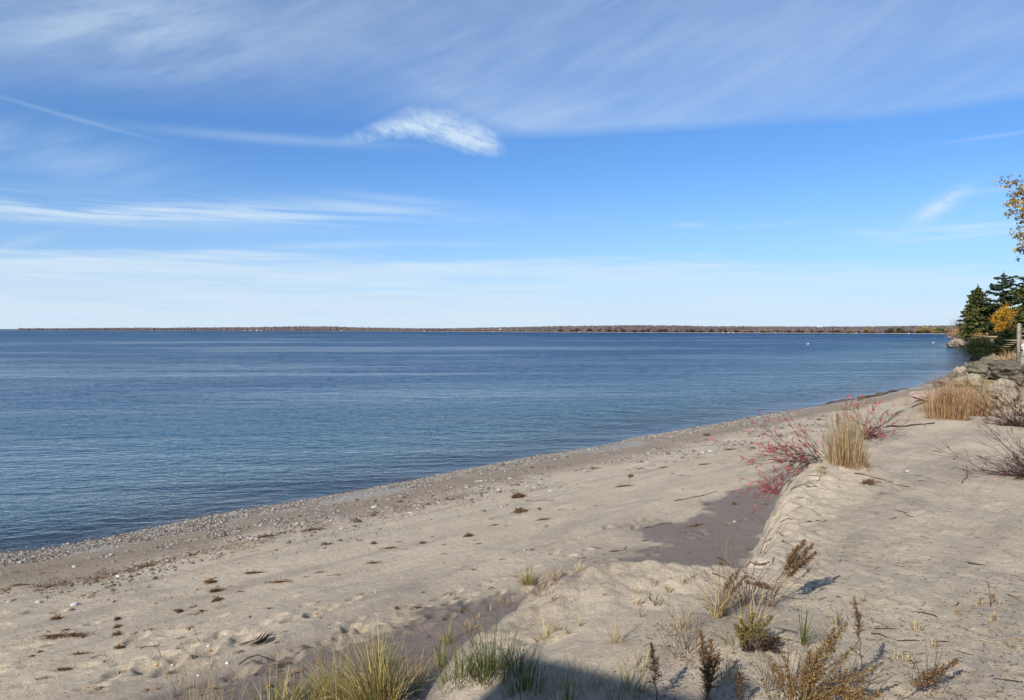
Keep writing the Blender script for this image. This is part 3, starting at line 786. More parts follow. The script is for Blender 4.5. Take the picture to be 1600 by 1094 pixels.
# ------------------------------------------------------------------ twigs and dry bits on the dune
def twig_mesh(i):
    r = np.random.default_rng(500 + i); mb = MB(); L = 1.0; p = np.array([-.5, 0, .02]); a = r.normal(0, .15); pts = [p]
    for k in range(6): a += r.normal(0, .22); p = p + np.array([math.cos(a), math.sin(a), r.normal(0, .05)]) / 6; p[2] = max(.0, p[2]); pts.append(p)
    tube(mb, pts, np.linspace(.028, .012, 7) * r.uniform(.6, 1.4), 5, r.random())
    if i % 2: 
        q = pts[3]; tube(mb, [q, q + [.12, .10, .03], q + [.2, .2, .02]], [.016, .012, .006], 4, r.random())
    return mb
TW = [twig_mesh(i).mesh('twig', M['twig']) for i in range(8)]; TD = [twig_mesh(i + 20).mesh('twig', M['straw_grass']) for i in range(4)]
n = 0
while n < 230:
    a, b_ = random.uniform(1010, 1600), 640 + 454 * random.random() ** .8
    try: p = G(a, b_)
    except ValueError: continue
    if p[2] < 2.1 or p[1] > 22 or p[1] < 5: continue
    pale = random.random() < .25; ms = TD if pale else TW
    o = inst(random.choice(ms), 'twig', p + [0, 0, .002], random.uniform(0, 6.28), random.choice([.05, .06, .08, .10, .16]) * (1 + .03 * p[1])); n += 1
    o.name = 'straw_bit' if pale else 'twig'
    if pale: tag(o, 'short pale bit of straw lying flat on the dune sand', 'straw bit', 'straw bits on the dune')
    else: tag(o, 'short thin dark twig lying flat on the dune sand', 'twig', 'dark twigs on the dune')
for (a, b_, c, d_, rad, mt, lab) in [
    (1120, 871, 1196, 845, .010, 'twig', 'long thin dark stick leaning across the crumbled lip of the sand bank'),
    (1262, 816, 1292, 815, .008, 'twig', 'short dark stick lying level above the crumbled sand bank'),
    (1502, 757, 1513, 737, .009, 'twig', 'forked dark stick on the dune sand left of the right hand shrub'),
    (1335, 740, 1420, 762, .010, 'twig', 'long root-like stick trailing right from the tall straw tuft'),
    (1360, 990, 1480, 1005, .006, 'twig', 'long thin runner lying on the sand right of the dark seed spike'),
    (1210, 910, 1370, 925, .004, 'straw_grass', 'long pale straw lying level on the dune sand'),
    (1540, 1035, 1600, 1072, .004, 'straw_grass', 'pale straw stalk slanting down at the right edge'),
    (1560, 985, 1600, 1002, .004, 'straw_grass', 'pale straw stalk at the right edge of the dune'),
    (822, 783, 865, 783, .012, 'drift', 'straight thin driftwood stick right of the largest weed heap'),
    (1006, 826, 1050, 817, .010, 'drift', 'thin pale stick on the sand above the damp patch'),
    (1052, 783, 1120, 768, .010, 'drift', 'very thin stick line on the upper beach sand'),
    (1210, 620, 1215, 622, .02, 'drift', 'short drift stick at the far waterline'),
    (1330, 655, 1440, 640, .03, 'drift', 'dark driftwood branch lying below the second red shrub'),
    (1385, 668, 1460, 662, .025, 'drift', 'dark driftwood branch between the second red shrub and the rust grass'),
    (1400, 648, 1450, 628, .035, 'drift', 'grey driftwood limb leaning towards the rust grass'),
    (1290, 632, 1400, 612, .05, 'drift', 'long brown drift log at the far waterline'),
    (1340, 627, 1420, 607, .06, 'drift', 'dark drift log highest on the far beach'),
]:
    p, q = G(a, b_), G(c, d_); pts = [p + (q - p) * t_ for t_ in np.linspace(0, 1, 9)]
    for k in range(9): pts[k] = pts[k] + np.array([0, 0, 0]); pts[k][2] = gz(pts[k][0], pts[k][1]) + rad * .7 + .01 * math.sin(k * 1.9); pts[k][:2] += rng.normal(0, .012 * np.linalg.norm(q - p), 2)
    mb = MB(); tube(mb, pts, np.linspace(rad, rad * .5, 9), 6)
    if rad >= .009:
        m_ = pts[5]; tube(mb, [m_, m_ + (q - p) * .12 + [0.02, .05, .02]], [rad * .5, rad * .3], 5)
    o = mb.build('stick', M[mt], None, p); tag(o, lab, 'stick')
# two driftwood pieces lower left
p = G(408, 1008); mb = MB()
for k in range(9):
    a0 = rng.normal(0, .04, 3); tube(mb, [p + a0 * [2, 1, .3] + [-.14, -.06, .01], p + a0 + [0, 0, .03], p + a0 + [.05 + .03 * k / 9, .03, .07 + .008 * k]], [.008, .014, .005], 5)
o = mb.build('driftwood', M['drift'], None, p); tag(o, 'dark splintered driftwood lump with a straw stalk rising beside it', 'driftwood')
p = G(395, 1035); mb = MB(); tube(mb, [p + [-.14, -.08, .01], p + [-.06, .02, .05], p + [.05, .05, .07], p + [.16, .02, .04], p + [.2, -.04, .01]], [.012, .010, .008, .006, .004], 5)
tube(mb, [p + [-.06, .02, .05], p + [.02, -.04, .03], p + [.1, -.02, .02]], [.008, .006, .004], 5)
o = mb.build('driftwood', M['drift'], None, p); tag(o, 'thin curled driftwood branch below the splintered lump', 'driftwood')
# dry clipped stubble tufts on the dune
def stub_mesh(i):
    r = np.random.default_rng(700 + i); mb = MB()
    for k in range(12):
        a = r.random() * 6.28; L = r.uniform(.04, .10); p = np.array([r.normal(0, .015), r.normal(0, .012), 0]); tl = r.uniform(.2, .9)
        d_ = np.array([math.cos(a) * tl, math.sin(a) * tl, 1]); d_ /= np.linalg.norm(d_); ribbon(mb, [p, p + d_ * L * .5, p + d_ * L + [0, 0, -.01]], [.007, .006, .003], [-math.sin(a), math.cos(a), 0], r.random())
    return mb.mesh('dry_stubble', M['straw_grass'], False)
ST = [stub_mesh(i) for i in range(4)]
for i, (a, b_, s_) in enumerate([(995, 928, 1), (996, 945, 1.2), (1025, 945, 1.5), (1002, 964, .9), (1043, 924, 1), (1082, 903, 1.2), (1024, 914, .8), (1068, 912, 1), (865, 937, 1.1), (870, 985, 1.1), (885, 990, 1), (905, 978, 1), (945, 930, .7), (1433, 985, 1.4), (1495, 960, 1.2), (1550, 970, 1.1), (1583, 1013, 1.3), (1400, 1030, 1), (1460, 1012, 1), (1532, 945, 1), (1350, 940, 1), (1415, 1035, 1), (780, 940, 1.3), (765, 955, 1.3), (745, 966, 1.3), (728, 978, 1.2)]):
    o = inst(ST[i % 4], 'dry_stubble', G(a, b_) - [0, 0, .005], i * 1.3, s_ * 1.1); tag(o, 'small stub of short dry straw blades poking out of the dune sand', 'grass stub', 'dry grass stubs on the dune')

# ------------------------------------------------------------------ grasses
def blade(mb, p, a, L, tl, wd, val, droop=1.0, seg=6):
    """one arching blade: leaves p leaning tl in direction a"""
    pts = [p]; th = tl * .35; q = np.array(p, float); kink = rng.normal(0, .08)
    for k in range(seg):
        th += (tl * 1.1 * droop) / seg * (k / seg * 1.6 + .2); a += kink
        th_ = min(th, 2.4); q = q + np.array([math.cos(a) * math.sin(th_), math.sin(a) * math.sin(th_), math.cos(th_)]) * L / seg; pts.append(q)
    w_ = wd * np.array([.8, 1, .95, .85, .65, .4, .06][:seg + 1])
    s_ = a + math.pi / 2 + rng.normal(0, .8); sd = np.array([math.cos(s_), math.sin(s_), rng.normal(0, .2)]); sd /= np.linalg.norm(sd)
    ribbon(mb, pts, w_, sd, val); return pts


def grass(name, px, py, n, L, rad, spread, wd, mat, label, cat, vr=(0, 1), lean=(0, 0), group=None, heads=None, droop=1., up=.0, straw=0, straw_mat='straw_grass', vpow=1.0, lpow=1.0):
    p0 = G(px, py); t_ = thing(name, p0, label, cat, group); mb = MB(); mh = MB(); ms = MB()
    if cat == 'beach grass': spread *= 1.3
    mh = ms if straw else mb
    for i in range(n):
        rr = rad * rng.random() ** .75; ph = rng.random() * 6.28; b_ = np.array([p0[0] + rr * math.cos(ph), p0[1] + rr * math.sin(ph) * .8, 0]); b_[2] = gz(b_[0], b_[1]) - .01
        a = ph + rng.normal(0, .6); lf = 1 - .45 * (rr / rad) ** 2; tl = abs(rng.normal(spread, spread * .55)) * (.35 + .9 * rr / rad) * 1.25 + up
        vx, vy = math.cos(a) * tl + lean[0], math.sin(a) * tl + lean[1]; a2, tl2 = math.atan2(vy, vx), math.hypot(vx, vy)
        Lk = L * lf * (.28 + .80 * rng.random() ** lpow); vl = vr[0] + (vr[1] - vr[0]) * rng.random() ** vpow
        pts = blade(mb if i >= straw else ms, b_, a2, Lk, tl2, wd * rng.uniform(.6, 1.2), vl, droop)
        if heads and rng.random() < heads:
            e_ = pts[-1]; d_ = pts[-1] - pts[-2]; d_ /= np.linalg.norm(d_)
            for k in range(7):
                q = pts[-2] + (e_ - pts[-2]) * (k / 5); o_ = rng.normal(0, .012, 3); ribbon(mh, [q, q + o_ + d_ * .02, q + o_ * 1.5 + d_ * .045], [.004, .007, .001], frame_of(d_)[0], rng.random())
    if mb.n: mb.build('blades', M[mat], t_, smooth=False)
    if ms.n: ms.build('dry_blades', M[straw_mat], t_, smooth=False)
    if False: mh.build('seed_heads', M['seed_tan'], t_, smooth=False)
    return t_

GG = 'green_grass'
grass('grass_tuft', 585, 1112, 560, 1.0, .26, .50, .007, GG, 'largest dense tuft of green and straw beach grass at the lower centre left', 'beach grass', vpow=.9, lean=(-.32, 0), straw=130, heads=.04)
grass('grass_tuft', 600, 1090, 130, .5, .18, .35, .006, GG, 'low green grass filling in right behind the largest tuft', 'beach grass', vr=(0, .7))
grass('grass_tuft', 425, 1130, 130, .70, .20, .40, .006, GG, 'sparse green and straw tuft left of the largest tuft at the bottom edge', 'beach grass', straw=45)
grass('grass_tuft', 300, 1122, 60, .95, .22, .38, .005, 'straw_grass', 'thin straw coloured tuft at the bottom edge on the left', 'beach grass', heads=.25)
grass('grass_tuft', 350, 1128, 40, 1.05, .16, .25, .005, 'straw_grass', 'few tall pale stalks between the straw tuft and the green tufts', 'beach grass', heads=.3)
grass('grass_tuft', 475, 1110, 80, .5, .2, .5, .006, GG, 'low mixed grass at the foot of the largest tuft', 'beach grass', straw=40)
grass('grass_tuft', 690, 1040, 80, .48, .16, .40, .006, GG, 'loose green tuft on the dune slope between the large tuft and the shaded tuft', 'beach grass', vr=(0, .8), straw=18)
grass('grass_tuft', 640, 1085, 60, .45, .16, .5, .006, GG, 'dark green low tuft on the shaded slope right of the largest tuft', 'beach grass', vr=(0, .4))
grass('grass_tuft', 765, 1060, 150, .62, .17, .42, .006, GG, 'dark upright tuft of green blades standing in the shadow at the bottom', 'beach grass', vr=(0, .35), lean=(-.05, 0), straw=12)
grass('grass_tuft', 880, 1105, 36, .42, .10, .45, .006, GG, 'small dark tuft at the bottom edge right of the shaded upright tuft', 'beach grass', vr=(0, .5))
grass('grass_tuft', 962, 1100, 18, .35, .08, .4, .005, GG, 'few thin dark blades at the bottom edge left of the black seed spike', 'beach grass', vr=(0, .6))
grass('grass_tuft', 850, 1000, 42, .36, .06, .55, .006, GG, 'thin yellow green tuft leaning left above the shadow edge', 'beach grass', vr=(.3, 1), lean=(-.4, .1), straw=16)
grass('grass_tuft', 965, 1005, 46, .36, .06, .6, .004, 'straw_grass', 'wiry straw tuft with arching blades on the open dune', 'beach grass', lean=(.05, .1))
grass('grass_tuft', 1000, 1045, 40, .34, .08, .7, .004, 'straw_grass', 'flattened wiry straw tuft left of the brown plumes', 'beach grass')
grass('grass_tuft', 826, 912, 210, .36, .17, .65, .006, GG, 'green spiky tuft growing on the dune edge in the middle', 'beach grass', lean=(-.15, 0), straw=40)
grass('grass_tuft', 868, 902, 60, .22, .14, .65, .007, 'straw_grass', 'short bleached straw patch between the spiky tuft and the pale sprig', 'beach grass')
grass('grass_tuft', 905, 893, 36, .28, .07, .40, .007, 'straw_grass', 'pale yellow sprig of straw at the right end of the dune edge tufts', 'beach grass', lean=(-.1, 0), vr=(.4, 1))
grass('grass_tuft', 1118, 965, 70, .50, .05, .55, .005, GG, 'arching tuft with dry bent stalks beside the yellow ochre bush', 'beach grass', vr=(.2, 1), lean=(.1, .1), straw=40)
grass('grass_tuft', 1150, 1010, 40, .5, .10, .8, .004, GG, 'wiry blades lying left of the brown plumes', 'beach grass', vr=(.1, .9), lean=(-.5, .1))
grass('grass_tuft', 1255, 1008, 12, .42, .03, .28, .010, GG, 'fresh green sprout with few broad blades on the open sand', 'beach grass', vr=(0, .45), lean=(.15, .05))
grass('grass_tuft', 1258, 1006, 10, .48, .02, .95, .008, GG, 'arching green blades bending right beside the fresh sprout', 'beach grass', vr=(.1, .5), lean=(.6, .3))
grass('grass_tuft', 1308, 977, 14, .22, .03, .35, .008, GG, 'short green sprout with dry base left of the dark seed spike', 'beach grass', vr=(.1, .8))
grass('grass_tuft', 1240, 1115, 40, .45, .12, .5, .007, GG, 'green blades under the largest ochre plume bush at the bottom', 'beach grass', vr=(0, .7))
grass('grass_tuft', 1560, 945, 20, .22, .08, .7, .004, 'straw_grass', 'wispy brown tuft alone on the right side of the dune', 'beach grass')
for (a_, b_, n_, L_, rd, sp_, mt_, vr_, lab_) in [
 (520, 1094, 240, .80, .22, .55, GG, (.3, 1), 'golden green tuft on the left flank of the largest tuft'),
 (455, 1096, 130, .50, .25, .6, GG, (0, .9), 'tangled green and gold grass at the bottom between the two left tufts'),
 (590, 1050, 120, .60, .16, .5, GG, (0, .6), 'dark green blades on the right flank of the largest tuft'),
 (650, 1060, 110, .45, .20, .6, 'straw_grass', (0, .8), 'dry tangled grass on the slope below the dune lip'),
 (720, 1060, 110, .50, .18, .55, GG, (0, .5), 'dark green blades at the left end of the shadow'),
 (700, 1005, 60, .40, .14, .55, GG, (0, .9), 'thin green sprigs against the pale face of the dune lip'),
 (735, 985, 60, .22, .16, .8, 'straw_grass', (0, 1), 'matted dry roots draped over the dune lip'),
 (790, 945, 60, .20, .20, .8, 'straw_grass', (0, .8), 'matted dry grass along the dune lip left of the spiky tuft'),
 (845, 925, 80, .25, .20, .9, 'rust_grass', (0, .8), 'brown matted grass at the foot of the spiky tuft'),
 (1452, 644, 160, .75, .5, .4, 'rust_grass', (0, 1), 'lower rust grass fringe at the left foot of the broad clump'),
 (1548, 640, 140, .7, .45, .45, 'rust_grass', (0, .8), 'lower rust grass fringe at the right foot of the broad clump'),
 (1420, 655, 60, .4, .5, .6, 'straw_grass', (0, .8), 'thin low straw left of the broad rust clump'),
 (820, 1078, 110, .42, .16, .5, GG, (0, .5), 'dark tangled blades inside the shadow right of the upright tuft'),
 (905, 1078, 80, .35, .18, .7, 'straw_grass', (0, .6), 'matted dry blades lying in the shadow at the bottom'),
 (1180, 970, 60, .45, .2, 1.0, 'straw_grass', (0, .9), 'matted dry blades above the yellow ochre bush'),
 (1060, 985, 50, .4, .16, 1.0, 'straw_grass', (0, .9), 'wispy dry blades left of the arching tuft'),
 (800, 1050, 80, .45, .14, .5, GG, (0, .6), 'yellow green blades at the peak of the shadow'),
 (985, 1085, 40, .35, .12, .6, GG, (0, .8), 'thin mixed blades at the bottom between the dark tufts'),
 (1128, 962, 50, .90, .06, .75, 'stem', (0, .8), 'long thin dark stalks arching right over the sand from the middle tuft'),
 (1165, 945, 90, .75, .2, .85, 'stem', (0, .8), 'tangle of thin dry stems lying below the leaning plume pair'),
 (1235, 1085, 90, .75, .24, .8, 'stem', (0, .8), 'wiry bent stems poking out of the largest plume bush'),
 (1450, 1075, 30, .6, .12, .9, 'stem', (0, .8), 'thin bent stems lying beside the right leaning plume stalk'),
 (1556, 563, 260, 1.3, 1.8, .45, 'straw_grass', (0, .7), 'tan grass slope just below the two dark bushes'),
 (1578, 561, 260, 1.2, 1.8, .45, 'rust_grass', (.2, 1), 'tan grass slope left of the grey post'),
 (1585, 612, 60, .6, .4, .4, 'rust_grass', (0, .8), 'rust grass growing between the boulders at the right edge'),
 (1535, 612, 70, .7, .5, .4, 'rust_grass', (.2, 1), 'pale rust grass rising in front of the boulders'),
 (1500, 612, 60, .7, .5, .4, 'rust_grass', (.2, 1), 'pale rust grass behind the left half of the broad clump'),
 (1080, 1020, 60, .6, .2, .85, 'stem', (.2, 1), 'bent dry stems spreading between the black spike and the brown plumes'),
 (1330, 1075, 60, .6, .2, .85, 'stem', (.2, 1), 'bent dry stems around the foot of the tall dark seed spike'),
 (1130, 1060, 60, .32, .14, .8, 'straw_grass', (0, .9), 'dry grass tangled around the brown plumes'),
 (1200, 1000, 40, .30, .14, .9, 'straw_grass', (0, .9), 'dry bent grass right of the yellow ochre bush')]:
    grass('grass_tuft', a_, b_, n_, L_, rd, sp_, .006 if rd < 1 else .03, mt_, lab_, 'beach grass', vr=vr_)
# tall straw tuft on the mound and the rust coloured ornamental grass
grass('grass_tuft', 1322, 722, 760, 1.04, .33, .24, .006, 'straw_grass', 'tall upright straw coloured grass tuft on a sand mound', 'tall grass', heads=.25, droop=.5, straw=160, straw_mat='rust_grass')
grass('grass_tuft', 1330, 726, 240, .42, .30, .55, .008, 'rust_grass', 'low tangled dry grass around the foot of the tall straw tuft', 'tall grass', vr=(0, .7))
grass('grass_tuft', 1283, 740, 40, .22, .10, .6, .007, 'straw_grass', 'short straw sprigs on the slope left of the tall straw tuft', 'tall grass')
grass('grass_tuft', 1478, 654, 900, 1.30, .55, .28, .009, 'rust_grass', 'broad rust coloured grass clump, left half, below the boulders', 'tall grass', heads=.35, droop=.5)
grass('grass_tuft', 1518, 650, 800, 1.20, .55, .36, .009, 'rust_grass', 'broad rust coloured grass clump, right half, below the boulders', 'tall grass', heads=.35, droop=.5, lean=(.12, 0))
grass('grass_tuft', 1415, 634, 110, 1.2, .8, .25, .008, 'rust_grass', 'sparse rust grass stalks standing left of the broad clump', 'tall grass', heads=.4, droop=.4)
grass('grass_tuft', 1350, 632, 80, 1.0, .9, .3, .009, 'rust_grass', 'thin rust stalks on the far beach behind the tall straw tuft', 'tall grass', heads=.5, droop=.4)
grass('grass_tuft', 1590, 640, 90, .8, .5, .3, .012, 'rust_grass', 'rust grass at the right edge in front of the boulders', 'tall grass', droop=.5)
grass('grass_tuft', 1562, 652, 60, .4, .3, .6, .010, 'seed_tan', 'low dark brown grass between the broad clump and the right shrub', 'tall grass')

# ------------------------------------------------------------------ plume plants (goldenrod gone to seed)
def plume(ms, mf, pts, rad, n, size, shape=1.0):
    """fluffy seed plume of many tiny flakes and side sprays around the line pts"""
    pts = np.asarray(pts); L = len(pts) - 1
    for i in range(n):
        t_ = rng.random() ** .9; k = min(int(t_ * L), L - 1); p = pts[k] + (pts[k + 1] - pts[k]) * (t_ * L - k)
        d_ = pts[k + 1] - pts[k]; d_ = d_ / np.linalg.norm(d_); u_, v_ = frame_of(d_); a = rng.random() * 6.28
        w_ = rad * 1.25 * (1 - t_) ** .6 * (.35 + .65 * min(1, t_ * 5)) * rng.uniform(.5, 1.1) + .004
        out_ = u_ * math.cos(a) + v_ * math.sin(a)
        tip = p + out_ * w_ + d_ * w_ * shape; tube(ms, [p, (p + tip) / 2 + d_ * w_ * .12, tip], [.0014, .0012, .001], 3)
        for j in range(max(3, int(w_ / size * 1.6))):
            f = rng.uniform(.25, 1.08); q = p + (tip - p) * f + rng.normal(0, size * .55, 3)
            x_ = rng.normal(0, 1, 3); x_ /= np.linalg.norm(x_); y_ = np.cross(x_, rng.normal(0, 1, 3)); y_ /= np.linalg.norm(y_); s_ = size * rng.uniform(.5, 1.15)
            mf.add([q - x_ * s_, q - y_ * s_ * .6, q + x_ * s_, q + y_ * s_ * .6 + rng.normal(0, s_ * .3, 3)], [(0, 1, 2, 3)], None, rng.random())


def plant(px, py, stems, mat, label, name='goldenrod', leaves=0, leafmat=None):
    """stems: (dx, dy, dz of the tip in metres, plume length fraction, plume radius, n sprays)"""
    p0 = G(px, py); t_ = thing(name, p0, label, 'seed plant'); ms, mf, ml = MB(), MB(), MB()
    for (dx, dy, dz, fr_, rad, n_) in stems:
        b_ = p0 + [rng.normal(0, .02), rng.normal(0, .02), -.01]; tip = p0 + [dx, dy, dz]; pts = []
        for k in range(13):
            f = k / 12; pts.append(b_ + (tip - b_) * np.array([f ** 1.25, f ** 1.25, f ** .9]) + np.array([rng.normal(0, .004), rng.normal(0, .004), 0]))
        tube(ms, pts, np.linspace(.0045, .0018, 13), 4, rng.random())
        k0 = int((1 - fr_) * 12); plume(ms, mf, pts[k0:], rad * rng.uniform(.8, 1.1), int(n_ * 1.7), .0072)
        for k in range(leaves):
            q = pts[rng.integers(1, max(2, k0))]; a = rng.random() * 6.28; L = rng.uniform(.03, .07)
            ribbon(ml, [q, q + [math.cos(a) * L * .5, math.sin(a) * L * .5, L * .2], q + [math.cos(a) * L, math.sin(a) * L, -L * .3]], [.003, .009, .001], [-math.sin(a), math.cos(a), 0])
    ms.build('stems', M['stem'], t_); mf.build('plumes', M[mat], t_, smooth=False)
    if ml.n: ml.build('leaves', M[leafmat or 'dry_leaf'], t_, smooth=False)
    return t_

def m_px(px, py): return np.linalg.norm(G(px, py) - CAM) / 1200

plant(1350, 1085, [(-.07, .02, .70, .42, .035, 60)], 'seed_brown', 'single tall dark brown seed spike casting a shadow on the sand', leaves=14)
plant(1018, 1100, [(.0, .02, .42, .7, .045, 60)], 'seed_dark', 'short blackish seed spike at the bottom centre edge', leaves=8)
plant(1168, 1015, [(-.05, 0, .24, .75, .05, 50), (.05, .03, .28, .7, .05, 50), (.12, .02, .24, .7, .045, 45), (.0, .04, .16, .8, .05, 40), (.17, -.02, .17, .8, .04, 40), (-.11, 0, .2, .7, .04, 40), (.2, .03, .26, .6, .04, 40)], 'seed_ochre', 'bushy yellow ochre seed plant with a dark base', leaves=18, leafmat='seed_dark')
plant(1195, 1018, [(.03, 0, .10, .9, .06, 60), (.12, .02, .09, .9, .06, 60), (-.05, 0, .08, .9, .06, 50)], 'seed_dark', 'blackish low foliage under the yellow ochre seed plant', name='withered_plant')
plant(1105, 1095, [(-.05, .0, .50, .72, .045, 80), (.03, .02, .42, .75, .045, 70), (.08, .0, .34, .8, .045, 60), (-.01, -.02, .3, .8, .04, 50)], 'seed_brown', 'group of brown upright plumes left of the yellow ochre plant base', leaves=10)
plant(1155, 1110, [(.0, .0, .26, .9, .035, 60)], 'seed_brown', 'single short rust brown plume at the bottom edge')
plant(1245, 1125, [(-.02, .1, .25, .8, .05, 60), (.12, .1, .42, .8, .05, 90), (.30, .15, .56, .75, .055, 110), (.42, .2, .58, .7, .05, 100), (.20, .1, .33, .9, .06, 90), (.38, .1, .30, .9, .05, 90), (.5, .12, .22, .8, .05, 70), (.62, .1, .34, .5, .04, 50), (-.12, .2, .34, .5, .035, 40), (.55, .3, .42, .4, .035, 40), (-.06, .1, .42, .5, .03, 30), (.3, .05, .18, .9, .06, 80)], 'seed_tan', 'largest ochre brown plume bush spreading along the bottom edge', leaves=16)
plant(1330, 1118, [(.10, .05, .16, .9, .05, 70), (.22, .05, .14, .9, .05, 70), (-.05, .05, .2, .9, .05, 60)], 'seed_tan', 'low ochre brown plumes right of the largest plume bush')
plant(1385, 1105, [(.66, .28, .21, .55, .05, 110)], 'seed_brown', 'brown plume stalk leaning far right over its own shadow')
plant(1205, 948, [(.34, .05, .62, .42, .05, 90), (.41, .05, .58, .45, .05, 90), (.30, 0, .44, .35, .04, 50), (.38, .02, .36, .25, .025, 20), (.2, .05, .40, .3, .03, 24), (.44, .06, .50, .4, .05, 80), (.28, .06, .56, .3, .04, 50)], 'seed_brown', 'pair of dried grey brown plumes leaning right above the arching tuft')
plant(1205, 922, [(-.12, .08, .05, .8, .04, 60), (-.24, .1, .06, .6, .03, 40)], 'seed_brown', 'dried plume lying on the sand left of the leaning pair')
plant(1122, 960, [(.16, .08, .34, .5, .03, 50), (.28, .1, .31, .45, .03, 45), (.22, .1, .37, .3, .02, 30)], 'seed_brown', 'thin bent dry stalks arching right from the arching tuft')
plant(1316, 700, [(-.12, .0, .72, .42, .07, 50)], 'seed_brown', 'dark brown plume rising behind the tall straw tuft')
plant(1340, 755, [(.28, .0, .05, .7, .05, 50), (.34, -.08, .03, .6, .04, 40)], 'seed_brown', 'flattened dark plume lying on the mound below the tall straw tuft')
plant(1547, 946, [(-.02, .0, .22, .2, .01, 10), (.04, 0, .10, .5, .015, 12)], 'seed_tan', 'sparse thin weed stalk on the right side of the dune')

# ------------------------------------------------------------------ shrubs with red leaves
def shrub(px, py, n, limbs, label, leafmat, leaf_n, leaf_len, density=1.0, seed=0, off=(0, 0, 0), wood='twig', rad=.012, curl=.25, jit=.09):
    """limbs: list of (dx, dy, dz, spread) main directions in metres"""
    p0 = G(px, py) + np.array(off); t_ = thing('shrub', p0, label, 'shrub'); mw, ml = MB(), MB()
    tips = []
    for (dx, dy, dz, sp_, cnt) in limbs:
        for i in range(cnt):
            D = (np.array([dx, dy, dz]) + rng.normal(0, sp_, 3)) * rng.uniform(.62, 1.25); L = np.linalg.norm(D); b_ = p0 + rng.normal(0, jit, 3) * [1, 1, .3]
            pts = [b_]; d_ = D / L; d0 = d_ + rng.normal(0, .6, 3); d0 /= np.linalg.norm(d0)
            for k in range(9):
                f = (k + 1) / 9; dd = d0 * (1 - f) + d_ * (1 + f * .3) + rng.normal(0, .26, 3); dd /= np.linalg.norm(dd); q = pts[-1] + dd * L / 9
                g_ = gz(q[0], q[1]) + .01; q[2] = max(q[2], g_); pts.append(q)
            r0 = rad * rng.uniform(.5, 1.0); tube(mw, pts, np.linspace(r0, r0 * .25, 10), 4, rng.random())
            for j in range(int(4 * density)):
                k = rng.integers(1, 9); q0 = pts[k]; dd = pts[k] - pts[k - 1]; dd = dd / np.linalg.norm(dd) + rng.normal(0, .5, 3) + [0, 0, .2]; dd /= np.linalg.norm(dd); l2 = L * rng.uniform(.12, .42)
                sub = [q0]
                for kk in range(4):
                    dd = dd + rng.normal(0, curl * .5, 3); dd /= np.linalg.norm(dd); q = sub[-1] + dd * l2 / 4; q[2] = max(q[2], gz(q[0], q[1]) + .01); sub.append(q)
                tube(mw, sub, np.linspace(r0 * .4, r0 * .16, 5), 3, rng.random()); tips.append((sub[-1], dd))
            tips.append((pts[-1], (pts[-1] - pts[-2]) / np.linalg.norm(pts[-1] - pts[-2])))
    for (q, dd) in tips:
        if rng.random() > leaf_n[0]: continue
        for k in range(rng.integers(*leaf_n[1])):
            d_ = dd + rng.normal(0, .35, 3) + [0, 0, .35]; d_ /= np.linalg.norm(d_); b_ = q - dd * rng.uniform(0, .12) ; L = leaf_len * rng.uniform(.6, 1.2); u_, v_ = frame_of(d_); a = rng.random() * 3.14; sd = u_ * math.cos(a) + v_ * math.sin(a)
            ribbon(ml, [b_, b_ + d_ * L * .35, b_ + d_ * L * .7 + rng.normal(0, .1 * L, 3), b_ + d_ * L], [L * .05, L * .20, L * .18, L * .02], sd, rng.random())
    mw.build('branches', M[wood], t_)
    if ml.n: ml.build('leaves', M[leafmat], t_, smooth=False)
    return t_

shrub(1268, 722, 0, [(-.98, .25, -.10, .22, 10), (-.85, .3, .25, .26, 9), (-.45, .4, .42, .28, 7), (-.95, .1, -.48, .20, 9), (-.5, .2, .0, .3, 6), (-.35, .3, .6, .16, 3), (-.75, 0, -.75, .12, 6)],
      'red leaved shrub hanging over the edge of the sand bank beside the mound', 'red_leaf', (.48, (4, 10)), .066, 1.7, off=(-.05, 0, .06), rad=.006, jit=.17)
shrub(1212, 772, 0, [(-.2, .1, .12, .12, 7), (.1, .2, .22, .12, 4)], 'small red leaved shoots at the foot of the sand bank', 'red_leaf', (.9, (5, 10)), .065, 1.8, rad=.007)
shrub(1350, 685, 0, [(.6, .6, .35, .3, 10), (.2, .9, .45, .3, 9), (1.1, .9, .25, .3, 9), (-.3, .9, .35, .25, 6)],
      'low red leaved shrub spreading behind the tall straw tuft', 'red_leaf', (.46, (4, 9)), .078, 1.7, rad=.009)
p_ = G(1305, 665)
shrub(1316, 665, 0, [(.75, .2, 1.75, .05, 1), (.1, .2, .95, .2, 2)], 'single tall bare whip with one red leaf bunch against the water', 'red_leaf', (.75, (4, 8)), .085, .35, rad=.017, curl=.1)
shrub(1640, 752, 0, [(-.7, .3, .5, .25, 16), (-1.0, .2, .15, .25, 16), (-.4, .3, .75, .25, 12), (-.9, .0, .0, .15, 12), (-.3, 0, .2, .2, 8)],
      'dark tangled shrub with dull red leaves reaching in from the right edge', 'red_dark', (.17, (3, 7)), .065, 2.6, rad=.008)
shrub(1600, 668, 0, [(-.5, .5, .5, .35, 14), (.2, .5, .7, .35, 12), (-.9, .6, .2, .3, 8)],
      'dark reddish shrub at the right edge in front of the boulders', 'red_dark', (.28, (4, 8)), .085, 2.0, rad=.014)

